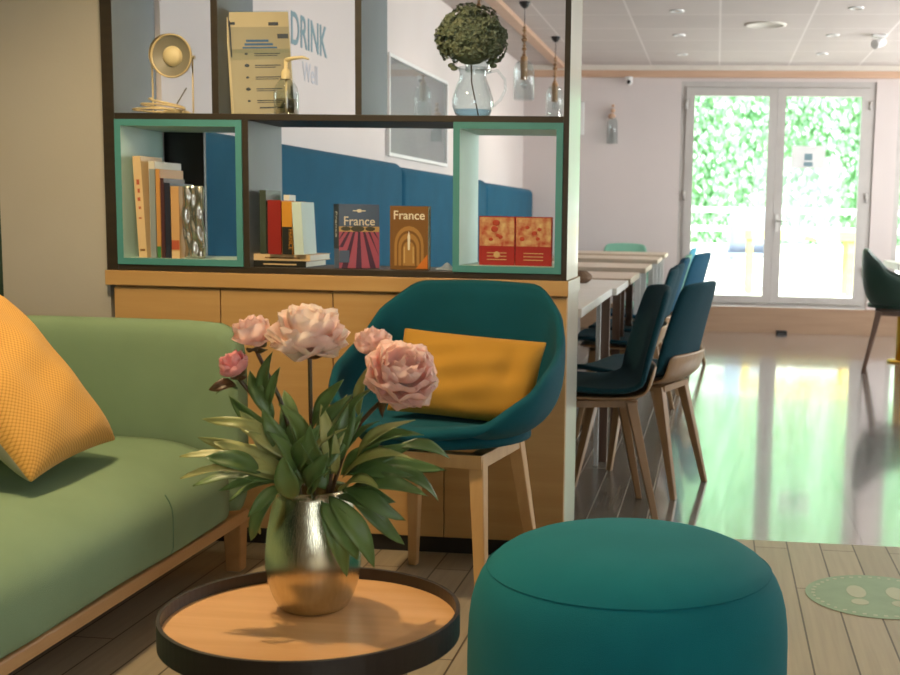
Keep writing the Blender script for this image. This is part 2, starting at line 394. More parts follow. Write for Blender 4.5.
# glazed double door
d = struct(thing('door_1', 'pale grey double door with two tall glass leaves onto the terrace', 'door', (.52, YF+.02, .235))); del d['category']
f = MB(); f.box(-.88, 0, 0, -.83, .08, 2.06); f.box(.83, 0, 0, .88, .08, 2.06); f.box(-.83, 0, 2.01, .83, .08, 2.06); f.box(-.83, 0, 0, .83, .08, .035)
f.build('door_frame', 'door_frame', d, weld=False)
for s in (-1, 1):
    x0, x1 = (-.83, -.001) if s < 0 else (.001, .83)
    lf = MB(); st = .075; lf.box(x0, -.02, .04, x0+st, .05, 2.005); lf.box(x1-st, -.02, .04, x1, .05, 2.005)
    lf.box(x0+st, -.02, .04, x1-st, .05, .10); lf.box(x0+st, -.02, 1.93, x1-st, .05, 2.005)
    lo = lf.build('door_leaf', 'door_frame', d, weld=False)
    MB().box(x0+st, .01, .10, x1-st, .018, 1.93).build('pane', 'glass', lo)
    for z in (.35, 1.02, 1.85):
        xx = x0+.0 if s < 0 else x1
        MB().tube([(xx, -.03, z-.04), (xx, -.03, z+.04)], .012, 8).build('hinge', 'door_frame', lo)
    if s > 0:
        h = MB(); h.tube([(x0+.035, -.025, .80), (x0+.035, -.06, .80), (x0+.13, -.065, .80)], .009, 8); h.box(x0+.02, -.03, .70, x0+.05, -.02, .86)
        h.build('door_handle', 'white_metal', lo)
# side window right of the door
e = struct(thing('window_1', 'x', 'x', (0, 0, 0))); del e['label']; del e['category']
f = MB(); f.box(1.60, YF+.03, .25, 1.65, YF+.09, 2.295); f.box(2.70, YF+.03, .25, 2.75, YF+.09, 2.295); f.box(1.65, YF+.03, .25, 2.70, YF+.09, .31); f.box(1.65, YF+.03, 2.235, 2.70, YF+.09, 2.295)
f.build('window_frame', 'door_frame', e, weld=False); MB().box(1.65, YF+.055, .31, 2.70, YF+.061, 2.235).build('pane', 'glass', e)

# ================================================================== outside
struct(MB().box(-9, YF+.15, .0, 11, 24, .20).build('terrace', 'terrace'), 'white sunlit stone terrace beyond the glass door')
tag(MB().box(-8, 15.9, .2, 10, 16.1, .73).build('parapet', 'terrace'), 'low white parapet wall closing the terrace under the railing', 'wall')
rl = thing('railing', 'white horizontal-bar railing on top of the low terrace wall', 'railing', (1, 16, .73))
for z in (.19, .43): MB().box(-6, -.02, z-.035, 6, .02, z+.035).build('rail', 'rail_white', rl)
for k in range(7): MB().box(-6+2*k-.03, -.04, 0, -6+2*k+.03, -.02, .46).build('post', 'rail_white', rl)
hg = thing('hedge', 'tall bright green hanging hedge behind the white railing', 'hedge', (1, 18, .2))
hb = MB(); hb.grid(lambda u, v: (-8+16*u, .75+.25*math.sin(u*37)*math.sin(v*9)+random.uniform(-.1, .1), v*5.5), 70, 30)
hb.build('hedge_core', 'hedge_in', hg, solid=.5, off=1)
hl = MB()
for k in range(24000):
    x = random.uniform(-4.5, 5); z = random.uniform(.3, 5.2); y = random.uniform(-.25, .45)+.15*math.sin(x*9)
    a = random.uniform(-.7, .7); L = random.uniform(.05, .13); wd = L*.33
    t = random.uniform(-.5, .9)
    dx = Vector((math.cos(a), t*.4, math.sin(a)*.2)).normalized()*wd; dz = Vector((math.sin(a)*.5, t, -1)).normalized()*L
    p = Vector((x, y, z)); vs = [hl.bm.verts.new(q) for q in (p-dx*.2, p+dz*.5-dx, p+dz, p+dz*.5+dx)]
    hl._f(vs)
o = hl.build('foliage', 'hedge', hg, weld=False); o['kind'] = 'stuff'
gt = thing('garden_table', 'yellowish wooden garden table in front of the terrace railing', 'table', (.95, 14.3, .2))
MB().box(-.62, -.3, .62, .62, .3, .72).build('tabletop', 'yellow_wood', gt, bevel=.005)
for sx in (-1, 1):
    for sy in (-1, 1): MB().box(sx*.56-.035, sy*.24-.035, 0, sx*.56+.035, sy*.24+.035, .62).build('leg', 'yellow_wood', gt)
gc = thing('garden_chair', 'pale grey round-backed garden chair behind the yellowish garden table', 'chair', (.42, 15.2, .2))
MB().box(-.28, -.25, .38, .28, .25, .43).build('seat', 'grey_out', gc, bevel=.02)
g = MB(); g.grid(lambda u, v: (.26*math.cos(PI*u), .1+.2*math.sin(PI*u), .43+v*(.42+.14*math.sin(PI*u))), 15, 5)
g.build('backrest', 'grey_out', gc, solid=.03)
for sx in (-1, 1):
    for sy in (-1, 1): MB().bar((sx*.22, sy*.2, .38), (sx*.25, sy*.24, 0), .04, .03).build('leg', 'grey_out', gc)

# notice on the right-hand glass leaf
nt_ = thing('notice', 'white paper notice with blue square taped to right glass leaf', 'sign', (.815, YF-.015, 1.62))
MB().box(-.15, 0, -.10, .15, .003, .10).build('sheet', 'paper_white', nt_)
q = MB(); q.box(-.04, -.002, -.085, .04, 0, -.045); q.box(-.035, -.002, -.03, .035, 0, .03); q.build('blue_print', 'letter', nt_)

# ================================================================== shelving unit and cabinet
CL, CR = -1.883, -.430
cb = thing('sideboard', 'low light oak cabinet with flat doors under dark shelving', 'cabinet', (-1.16, 3.75, 0))
def L(x, y, z): return (x+1.16, y-3.75, z)
def cbx(name, m, x0, y0, z0, x1, y1, z1, par=cb, bevel=.0015, mis=None):
    a = L(x0, y0, z0); b = L(x1, y1, z1); return MB().box(*a, *b, mis=mis).build(name, m, par, bevel=bevel)
cbx('worktop', ['oak_front', 'oak_edge'], CL, YS-.012, .811, CR, 3.905, .856, mis=[0, 0, 0, 1, 0, 0])
cbx('body', ['oak_front', 'oak_edge'], -1.862, YS+.018, .055, CR-.004, 3.90, .811, mis=[0, 0, 0, 1, 0, 0])
for x0, x1 in ((-1.860, -1.516), (-1.513, -1.157), (-1.154, -.808), (-.805, CR-.005)):
    cbx('door', 'oak_front', x0, YS-.0, .055, x1, YS+.018, .805)
cbx('plinth', 'plinth', -1.85, YS+.02, 0, CR-.02, 3.88, .055)

sh = thing('shelving_unit', 'dark-edged open shelving unit with teal box inserts above oak cabinet', 'shelf', (-1.16, 3.75, .857))
SB = 3.893
def sbx(name, m, x0, y0, z0, x1, y1, z1, mis=None, par=sh, bevel=.001):
    return MB().box(x0+1.16, y0-3.75, z0-.857, x1+1.16, y1-3.75, z1-.857, mis=mis).build(name, m, par, bevel=bevel)
ZT = 2.40
SM = ['shelf_black', 'shelf_grey', 'oak_edge']
#            -z +z -y +x +y -x
sbx('side_panel', SM, -1.881, YS, .857, -1.843, SB, ZT, [0, 0, 0, 1, 0, 0])
sbx('side_panel', SM, -.4545, YS, .857, -.437, SB, ZT, [0, 0, 0, 2, 2, 1])
sbx('shelf_board', 'shelf_black', -1.843, YS, .857, -.4545, SB, .876)
sbx('shelf_board', 'shelf_black', -1.843, YS, 1.319, -.4545, SB, 1.338)
sbx('shelf_board', 'shelf_black', -1.843, YS, 1.842, -.4545, SB, 1.861)
sbx('shelf_board', 'shelf_black', -1.843, YS, 2.381, -.4545, SB, 2.40)
sbx('divider', SM, -1.437, YS, .876, -1.417, SB, 1.319, [0, 0, 0, 1, 0, 0])
for x0, x1 in ((-1.530, -1.508), (-1.083, -1.063)):
    sbx('divider', SM, x0, YS, 1.338, x1, SB, 1.842, [0, 0, 0, 1, 0, 1])
sbx('divider', SM, -1.25, YS, 1.861, -1.23, SB, 2.381, [0, 0, 0, 1, 0, 1])
def insert(x0, x1):
    t = .020; z0, z1 = .876, 1.319; y0 = YS-.004; m = MB()
    X = lambda v: v+1.16
    def bx(a, b, c, d_, mis): m.box(X(a), y0-3.75, b-.857, X(c), SB-.004-3.75, d_-.857, mis=mis)
    bx(x0, z0, x0+t, z1, [0, 0, 0, 1, 0, 0]); bx(x1-t, z0, x1, z1, [0, 0, 0, 0, 0, 1])
    bx(x0+t, z0, x1-t, z0+t, [0, 1, 0, 0, 0, 0]); bx(x0+t, z1-t, x1-t, z1, [1, 0, 0, 0, 0, 0])
    m.build('box_insert', ['teal_edge', 'mint_inner'], sh, weld=False)
insert(-1.843, -1.437); insert(-.783, -.4545)

# ------------------------------------------------------------------ books
def book(label, w, d, h, loc, cover, pages='bk_title', rz=0, rot=None, spine_front=True, group='books in the shelving unit', spine=None, cat='book'):
    """upright book: spine faces -Y when spine_front, origin bottom centre; w thickness, d depth, h height"""
    o = thing('book', label, cat, loc, rz, group)
    if rot: o.rotation_euler = rot
    m = MB(); t = .0018
    m.box(-w/2, -d/2, 0, -w/2+t, d/2, h); m.box(w/2-t, -d/2, 0, w/2, d/2, h); m.box(-w/2+t, -d/2, 0, w/2-t, -d/2+t, h)
    m.build('cover', cover, o, weld=False)
    MB().box(-w/2+t, -d/2+t, .003, w/2-t, d/2-.004, h-.003).build('page_block', pages, o)
    if spine:
        for (z0, z1, mm) in spine: MB().box(-w/2+.0005, -d/2-.0006, z0*h, w/2-.0005, -d/2, z1*h).build('spine_band', mm, o)
    return o
ZB = .8965
gB = 'books in the left teal box'
b = book('tall cream paperback with red spine lettering, leaning first in left teal box', .026, .15, 0.313, (-1.772, 3.70, ZB), 'bk_cream', group=gB, rot=(0, -.045, 0))
q = MB()
for k, (z_, h_) in enumerate(((.225, .020), (.200, .016), (.175, .014), (.150, .010), (.120, .006))): q.box(-.005+.002*(k % 2), -.0757, z_, .004, -.0750, z_+h_*.8)
q.build('spine_marks', 'bk_brick', b, weld=False)
MB().box(-.008, -.0757, .02, .008, -.075, .027).build('publisher_mark', 'bk_brown', b)
book('wide white hardback behind the grey-green book in left teal box', .020, .19, 0.298, (-1.749, 3.745, ZB), 'bk_white', group=gB, pages='bk_white')
book('slim grey-green paperback beside the tall cream paperback', .018, .14, 0.274, (-1.739, 3.70, ZB), 'bk_grey', group=gB)
o = book('orange and green spined book between grey-green and maroon books', .013, .17, 0.274, (-1.721, 3.715, ZB), 'bk_orange', group=gB, spine=[(0, .13, 'bk_green')])
book('slim maroon book next to the orange-spined book in left teal box', .011, .15, 0.246, (-1.7075, 3.706, ZB), 'bk_maroon', group=gB)
book('navy book with pale cover edge beside the tan patterned paperback', .018, .17, 0.232, (-1.691, 3.715, ZB), 'bk_navy', group=gB, pages='bk_slate')
book('tan paperback with brick red band near the foot of its spine', .026, .12, 0.222, (-1.667, 3.69, ZB), 'bk_tan', group=gB, spine=[(.12, .25, 'bk_brick'), (0, .10, 'bk_cream')])
# crinkled silver packet at the end of the row
fo = MB(); fo.grid(lambda u, v: (-.034+.068*u+.003*math.sin(v*9), -.004+.006*math.sin(u*9+v*7)*math.sin(v*13)+.003*math.sin(u*23), v*.225), 12, 26)
fo = fo.build('silver_packet', 'foil', solid=.012, sub=1, loc=(-1.616, 3.655, ZB), rot=(.03, 0, 0)); tag(fo, 'crinkled silver-wrapped packet at the right end of the left teal box books', 'packet')
gM = 'books left of the travel guides'
lay = []
for k, (mm, lab, dz, dx, w_) in enumerate((('bk_dark', 'dark book lying flat at the bottom of the middle stack', .876, -1.335, .17), ('bk_cream', 'cream book lying flat on the dark book of the middle stack', .896, -1.327, .18))):
    o = thing('book', lab, 'book', (dx, 3.735, dz), 0, gM)
    h = .0195; m = MB(); m.box(-w_/2, -.10, 0, w_/2, .10, .002); m.box(-w_/2, -.10, h-.002, w_/2, .10, h); m.box(-w_/2, -.10, .002, w_/2, -.098, h-.002)
    m.build('cover', mm, o, weld=False); MB().box(-w_/2+.002, -.098, .002, w_/2-.002, .097, h-.002).build('page_block', 'bk_title', o)
    q = MB(); q.box(-w_*.3, -.1006, .007, w_*.32, -.10, .011); q.build('spine_print', 'bk_brown' if k else 'bk_cream', o)
ZM = .916
book('dark green hardback standing first on the flat stack', .020, .13, .195, (-1.386, 3.70, ZM), 'bk_dkgreen', group=gM)
book('thin black booklet between the dark green and red books', .008, .14, .150, (-1.371, 3.705, ZM), 'bk_dark', group=gM)
book('pale book behind the red book, its white edge showing above', .018, .06, .183, (-1.350, 3.775, ZM), 'bk_white', group=gM, pages='bk_white')
book('thick red book standing on the flat stack', .042, .12, .165, (-1.344, 3.68, ZM), 'bk_red', group=gM)
o = book('orange and black spined guide lettered FRANCE on the flat stack', .032, .13, .162, (-1.304, 3.685, ZM), 'bk_amber', group=gM, spine=[(0, .52, 'bk_dark')])
text('FRANCE', .019, 'spine_title', 'bk_amber', o, (.006, -.0672, .078), (PI/2, PI/2, 0), ext=.0003, align='LEFT', sx=.88)
book('white-blue glossy magazine curving beside the orange and black guide', .030, .12, .160, (-1.266, 3.68, ZM), 'bk_mintwhite', group=gM, rot=(0, -.05, 0), pages='bk_white')

# two travel guides facing front
def cover_book(label, w, h, th, loc, rz, base, group):
    o = thing('book', label, 'book', loc, rz, group); o.rotation_euler = (-.0, 0, rz)
    m = MB(); m.box(-w/2, 0, 0, w/2, .002, h); m.box(-w/2, th-.002, 0, w/2, th, h); m.box(-w/2, .002, 0, -w/2+.002, th-.002, h)
    m.build('cover', base, o, weld=False); MB().box(-w/2+.002, .002, .002, w/2-.002, th-.002, h-.002).build('page_block', 'bk_title', o)
    return o
gF = 'travel guides standing face out'
o = cover_book('travel guide titled France with a purple lavender field cover',   .128, .196, .054, (-1.090, 3.665, .877), .58, 'bk_bluegrey', gF)
def poly(o, name, m, pts, y):  # flat print piece
    q = MB(); v0 = [q.bm.verts.new((x, y, z)) for x, z in pts]; v1 = [q.bm.verts.new((x, y+.0004, z)) for x, z in pts]
    q._f(v0); q._f(v1[::-1])
    for i in range(len(pts)): q._f((v0[i], v0[(i+1) % len(pts)], v1[(i+1) % len(pts)], v1[i]))
    return q.build(name, m, o)
poly(o, 'cover_picture', 'bk_rose', [(-.064, 0), (.064, 0), (.064, .112), (-.064, .112)], -.0005)
poly(o, 'cover_sky', 'bk_sand', [(-.064, .112), (.064, .112), (.064, .128), (-.064, .128)], -.0005)
fur = MB()
for k in range(7):
    xb = -.16+.32*(k+.25)/7; xt = -.055+.11*(k+.25)/7
    pts = [(xb, 0), (xb+.019, 0), (xt+.007, .112), (xt, .112)]
    if xb < -.064 or xb+.019 > .064:
        f_ = max(0, min(.8, (abs(xb)-.064)/max(1e-6, abs(xb)-abs(xt)))); z = .112*f_
        pts = [(xb+(xt-xb)*f_, z), (xb+.019+(xt+.007-xb-.019)*f_, z), (xt+.007, .112), (xt, .112)]
    pts = [(max(-.064, min(.064, a)), b_) for a, b_ in pts]
    v0 = [fur.bm.verts.new((a, -.0010, b_)) for a, b_ in pts]; v1 = [fur.bm.verts.new((a, -.0006, b_)) for a, b_ in pts]
    fur._f(v0); fur._f(v1[::-1])
    for i in range(4): fur._f((v0[i], v0[(i+1) % 4], v1[(i+1) % 4], v1[i]))
fur.build('lavender_rows', 'bk_purple', o)
tr = MB()
for cx, rw in ((-.042, .016), (-.005, .022), (.035, .016)): tr.ball((cx, -.0008, .121), rw, 12, 7, (1, .02, .42))
tr.build('printed_trees', 'bk_treedark', o)
text('France', .038, 'cover_title', 'bk_title', o, (.0, -.0011, .132), FRONT, ext=.0002, sx=.98, bold=.0003)
lg = MB(); lg.ball((0, -.0008, .176), .008, 12, 7, (1, .03, .7)); lg.box(-.020, -.0011, .1745, .020, -.0006, .1775); lg.build('publisher_logo', 'bk_title', o)
bl = MB(); bl.box(-.064, -.0022, .018, -.032, -.0012, .055); bl.build('corner_box', 'bk_bluegrey', o)
sp = MB(); sp.box(-.0648, 0, .06, -.064, .054, .196); sp.build('spine_panel', 'bk_dark', o)
text('France', .03, 'spine_title', 'bk_title', o, (-.0652, .034, .175), Euler((PI/2, PI/2, -PI/2)), ext=.0002, align='LEFT')
o = cover_book('brown travel guide titled France with a church nave cover', .120, .193, .030, (-.928, 3.645, .877), -.03, 'bk_brown', gF)
def arch(w, h0, n=10): return [(-w, 0.012), (w, .012)]+[(w*math.cos(PI*k/n), h0+w*1.25*math.sin(PI*k/n)) for k in range(n+1)]
for k, (w_, h0, mm) in enumerate(((.046, .075, 'bk_bronze'), (.038, .072, 'bk_brown'), (.033, .070, 'bk_bronze'), (.024, .065, 'bk_brown'), (.019, .062, 'bk_bronze'))):
    poly(o, 'cover_arch', mm, arch(w_, h0), -.0006-.0004*k)
poly(o, 'cover_window', 'bk_title', [(-.003, .06), (.003, .06), (.004, .10), (0, .118), (-.004, .10)], -.0028)
for sx in (-.014, .014): poly(o, 'cover_column', 'bk_sand', [(sx-.002, .02), (sx+.002, .02), (sx+.002, .07), (sx-.002, .07)], -.0028)
poly(o, 'corner_flash', 'bk_orange2', [(.022, .004), (.059, .004), (.059, .048)], -.0032)
text('France', .037, 'cover_title', 'bk_title', o, (0, -.0010, .153), FRONT, ext=.0003, sx=1.0, bold=.0004)
# two red books face out in the right teal box
gR = 'red books in the right teal box'
for k, (xx, lab) in enumerate(((-.657, 'left red book with a food photograph, in right teal box'), (-.545, 'right red book with a food photograph, in right teal box'))):
    o = cover_book(lab, .110, .147, .02, (xx, 3.648, .897), 0, 'bk_redcover', gR)
    poly(o, 'cover_photo', 'food', [(-.053, .058), (.053, .058), (.053, .144), (-.053, .144)], -.0006)
    q = MB(); random.seed(30+k)
    for j in range(5):
        q.ball((random.uniform(-.036, .036), -.001, random.uniform(.074, .128)), random.uniform(.006, .012), 9, 6, (1, .03, .8))
    q.build('photo_food', 'bk_foodred', o)
    q = MB()
    for j in range(3): q.box(-.03, -.0012, .016+.010*j, .03, -.0006, .0185+.010*j)
    if not k: q.ball((0, -.0008, .032), .010, 12, 7, (1, .05, 1))
    q.build('cover_print', 'bk_food', o)
random.seed(11)
# small pale cloth on the shelf beside the brown travel guide
q = MB(); q.grid(lambda u, v: (-.03+.06*u, -.03+.06*v, .001+.016*math.sin(PI*u)*math.sin(PI*v)*(1+.4*math.sin(9*u+5*v))), 10, 10)
tag(q.build('folded_cloth', 'bk_slate', loc=(-.825, 3.70, .876), solid=.003), 'small crumpled blue-grey cloth on the shelf right of the brown guide', 'cloth')

# ------------------------------------------------------------------ small projector lamp
ZU = 1.338
lp = thing('spotlight_lamp', 'small cream spotlight lamp with a round head, on upper left shelf', 'lamp', (-1.697, 3.70, ZU))
hc = (.014, 0, .178)
MB().lathe([(.064, .028), (.067, .034), (.067, .040), (.063, .042), (.061, .037)], 36, hc, 'y').build('rim', 'cream_metal', lp)
MB().lathe([(.0625, .037), (.030, .026)], 36, hc, 'y').build('reflector', 'lamp_grey', lp)
MB().lathe([(.032, .024), (.030, .032), (.022, .040), (.008, .044), (0, .044)], 28, hc, 'y').build('bulb_cap', 'pump', lp)
MB().lathe([(0, -.050), (.040, -.046), (.058, -.015), (.063, .03)], 32, (.0, 0, .183), 'y').build('head_shell', 'cream_metal', lp)
MB().tube([(-.066, 0, .178), (-.066, 0, .01), (-.058, 0, .004), (.058, 0, .004), (.066, 0, .01), (.066, 0, .178)], .0028, 8).build('bracket', 'cream_metal', lp)
for s in (-1, 1): MB().tube([(s*.058, 0, .178), (s*.074, 0, .178)], .006, 10).build('knob', 'cream_metal', lp)
MB().lathe([(0, 0), (.045, 0), (.045, .010), (.035, .016), (0, .016)], 28, (.01, 0, 0)).build('base', 'cream_metal', lp)
pts = []
for k in range(60):
    t = k/59; a = t*2*PI*2.6
    pts.append((-.045+.078*math.cos(a)*(1-.25*t)+.05*t, -.045+.028*math.sin(a), .006+.030*t*abs(math.sin(a*.5))+.012*t))
MB().tube(pts, .0034, 7).build('cable', 'cream_metal', lp)
MB().tube([(.005, .0, .02), (.02, -.01, .04), (.045, 0, .085)], .0022, 6).build('switch_arm', 'lamp_grey', lp)

# ------------------------------------------------------------------ notice stand with leaflets
st_ = thing('notice_stand', 'clear stand holding a cream printed notice on upper shelf', 'sign', (-1.402, 3.700, ZU+.006), .32); st_.rotation_euler = (0, -.055, .32)
MB().box(-.094, 0, .0, .094, .004, .318, rot=(-.10, .0, 0), piv=(0, 0, 0)).build('holder', 'glass_obj', st_)
sheet = MB().box(-.092, -.003, .002, .092, -.0005, .314, rot=(-.10, 0, 0), piv=(0, 0, 0)).build('notice_sheet', 'paper', st_)
pr = MB()
def pbox(m, x0, z0, x1, z1, y=-.0036): m.box(x0, y, z0, x1, y+.0006, z1, rot=(-.10, 0, 0), piv=(0, 0, 0))
g = MB(); pbox(g, -.090, .004, .090, .268); g.build('grey_field', 'paper_grey', sheet)
for k in range(5):
    z = .185-.036*k; pbox(pr, -.018, z, .060, z+.0025, -.0045); pbox(pr, -.018, z-.006, .052-.008*(k % 2), z-.004, -.0045)
    pr.ball((-.042, -.0036+z*.1, z), .0075 if k % 2 else .005, 10, 6, (1, .08, .8))
pbox(pr, .055, .232, .088, .246, -.0045); pbox(pr, -.012, .018, .06, .022, -.0045); pbox(pr, -.088, .275, -.070, .283, -.0045); pbox(pr, .030, .272, .060, .282, -.0045)
pr.build('printed_marks', 'ink', sheet, weld=False)
pb = MB(); pbox(pb, -.040, .222, .028, .229, -.0045); pbox(pb, -.045, .211, .040, .218, -.0045); pbox(pb, -.052, .202, .052, .207, -.0045); pb.build('blue_heading', 'ink_blue', sheet, weld=False)
MB().box(-.097, .010, .0, -.091, .055, .295, rot=(0, .01, 0)).build('leaflet', 'paper', st_)
MB().box(-.088, .014, .0, -.084, .06, .285).build('leaflet', 'ink', st_)
MB().box(-.09, .03, 0, .09, .034, .20, rot=(.10, 0, 0), piv=(0, .03, 0)).build('back_support', 'glass_obj', st_)

# ------------------------------------------------------------------ sanitizer bottle
sb = thing('pump_bottle', 'clear pump bottle with cream dispenser in front of the printed notice', 'bottle', (-1.318, 3.665, ZU))
MB().lathe([(0, .001), (.034, .001), (.037, .006), (.038, .06), (.034, .085), (.022, .104), (.014, .112), (.013, .118)], 30).build('bottle', 'glass_obj', sb)
MB().lathe([(0, .003), (.033, .003), (.0345, .05), (0, .05)], 24).build('gel', 'gel', sb)
MB().lathe([(.0145, .108), (.0145, .128), (.011, .136), (.006, .142), (.006, .168), (0, .168)], 20).build('collar', 'pump', sb)
MB().tube([(0, 0, .166), (.02, -.002, .171), (.055, -.006, .174), (.076, -.008, .168)], [.007, .006, .0045, .003], 10).build('nozzle', 'pump', sb)
MB().tube([(0, 0, .11), (0, 0, .01)], .0035, 8).build('dip_tube', 'pump', sb)
MB().lathe([(.0384, .02), (.0386, .07)], 10, (0, 0, 0)).build('label', 'glass_obj', sb)

# ------------------------------------------------------------------ glass jug and hydrangea
jg = thing('glass_jug', 'clear glass jug with curved handle and a little water', 'jug', (-.745, 3.70, ZU))
MB().lathe([(0, .002), (.040, .002), (.052, .010), (.062, .035), (.062, .055), (.052, .088), (.041, .115), (.040, .135), (.046, .150)], 36).build('body', 'glass_obj', jg, solid=.0015)
MB().lathe([(0, .005), (.042, .005), (.050, .012), (.0555, .024), (0, .024)], 28).build('water', 'water', jg)
MB().tube([(.042, 0, .135), (.075, 0, .142), (.098, 0, .115), (.100, 0, .085), (.085, 0, .055), (.062, 0, .036)], .0045, 10).build('handle', 'glass_obj', jg)
hy = thing('hydrangea', 'large dark green dried hydrangea head standing in the glass jug', 'flower', (-.745, 3.70, ZU+.006))
MB().tube([(.018, 0, 0), (-.004, 0, .10), (-.006, 0, .17)], .0022, 8).build('stem', 'stem', hy)
m = MB(); random.seed(5)
for k in range(420):
    a = random.uniform(0, 2*PI); cz = random.uniform(-.62, 1); r0 = .100*random.uniform(.80, 1.05)
    n = Vector((math.sqrt(1-cz*cz)*math.cos(a), math.sqrt(1-cz*cz)*math.sin(a), cz))
    c = Vector((-.006, 0, .228))+Vector((n.x*1.06, n.y*.95, n.z*1.02))*r0
    t1 = n.orthogonal().normalized(); t2 = n.cross(t1); ph = random.uniform(0, PI)
    for j in range(4):
        aa = ph+j*PI/2+random.uniform(-.2, .2); dd = t1*math.cos(aa)+t2*math.sin(aa); pp = t1*-math.sin(aa)+t2*math.cos(aa); s_ = random.uniform(.012, .017)
        vs = [m.bm.verts.new(p) for p in (c, c+dd*s_*.6+pp*s_*.5+n*.002, c+dd*s_*1.05-n*.004, c+dd*s_*.6-pp*s_*.5+n*.003)]
        m._f(vs, smooth=False)
m.ball((-.006, 0, .230), .078, 16, 10)
m.build('flower_head', 'hyd', hy, weld=False)
q = MB()
for (x, z, a) in ((-.066, .150, 0), (-.058, .142, 1), (.062, .150, 2), (.055, .160, .5), (.07, .165, 1.2)):
    q.ball((x, 0, z), .010, 8, 6, (1.2, .6, .8))
q.build('loose_floret', 'hyd', hy)

# ================================================================== sofa
sf = thing('sofa', 'sage green upholstered sofa on a light oak frame, along left', 'sofa', (-1.75, 2.3, 0))
SX = lambda x: x+1.75
SY = lambda y: y-2.3
m = MB(); m.box(SX(-2.14), SY(.72), .143, SX(-1.338), SY(3.37), .178); m.build('frame_rail', 'oak_rail', sf, bevel=.006)
for x, y in ((-1.368, 3.335), (-2.06, 3.30), (-1.39, .9), (-2.06, .9), (-1.39, 1.75)):
    MB().bar((SX(x), SY(y), .145), (SX(x)+.0, SY(y)+.0, 0), .055, .045).build('leg', 'oak_rail', sf, bevel=.004)
X0, X1 = -2.06, -1.325; ZS = .415; ZB0 = .180
prof = [(X0, ZB0), (X0, ZS-.02), (X0+.06, ZS)]+[(X0+.06+(X1-.25-X0-.06)*k/6, ZS+.003*math.sin(PI*k/6)) for k in range(1, 7)]
for k in range(1, 13):
    t = PI/2*k/12; prof.append((X1-.25+.25*math.sin(t)**1.0, .285+(ZS-.285)*math.cos(t)**.9))
prof += [(X1, .24), (X1-.001, .205), (X1-.008, .190), (X1-.022, ZB0)]
mb = MB(); ya, yb = .76, 3.19
g = mb.grid(lambda u, v: (SX(prof[min(len(prof)-1, int(round(u*(len(prof)-1))))][0]), SY(ya+(yb-ya)*v), prof[min(len(prof)-1, int(round(u*(len(prof)-1))))][1]+.0025*math.sin(v*23)*math.sin(u*5)), len(prof), 60)
mb._f([q_[0] for q_ in g][::-1]); mb._f([q_[-1] for q_ in g])
for j in range(59): mb._f((g[-1][j], g[0][j], g[0][j+1], g[-1][j+1]))
mb.build('seat_cushion', 'sofa', sf)
for y in (2.833, 2.073, 1.30):
    MB().tube([(SX(x_), SY(y), z_+.0005) for x_, z_ in prof[-8:]], .0022, 6).build('seam', 'sofa_seam', sf)
# high wraparound end: arm and back as one curved upholstered wall
def wallpad():
    mb = MB(); path = []
    th = .10
    path += [(-1.305, 3.27)]; path += [(-1.34, 3.275), (-1.6, 3.28), (-1.85, 3.28)]
    for k in range(1, 7): t = PI/2*k/6; path.append((-1.92-.15*math.sin(t), 3.28-.15*(1-math.cos(t))))
    path += [(-2.07, 2.9), (-2.07, 2.2), (-2.07, 1.5), (-2.07, .76)]
    n = len(path)
    cs = []
    for k in range(16):
        t = 2*PI*k/16; c, s = math.cos(t), math.sin(t)
        cs.append((math.copysign(abs(c)**.45, c)*.055, math.copysign(abs(s)**.45, s)))
    rings = []
    for i, (x, y) in enumerate(path):
        a = Vector(path[max(0, i-1)]); b = Vector(path[min(n-1, i+1)]); d = (b-a).normalized(); nn = Vector((-d.y, d.x))
        top = .742; bot = .186
        shr = 1
        if i == 0: shr = .55; top -= .035
        r = []
        for o_, h_ in cs:
            zc = (top+bot)/2; hh = (top-bot)/2
            # slight slope outward with height
            z = zc+h_*hh; r.append(mb.bm.verts.new((SX(x+nn.x*o_*shr), SY(y+nn.y*o_*shr)-0, z)))
        rings.append(r)
    for i in range(n-1):
        for k in range(16): mb._f((rings[i][k], rings[i][(k+1) % 16], rings[i+1][(k+1) % 16], rings[i+1][k]), smooth=True)
    mb._f(rings[0][::-1]); mb._f(rings[-1])
    return mb.build('backrest', 'sofa', sf, sub=1)
wallpad()

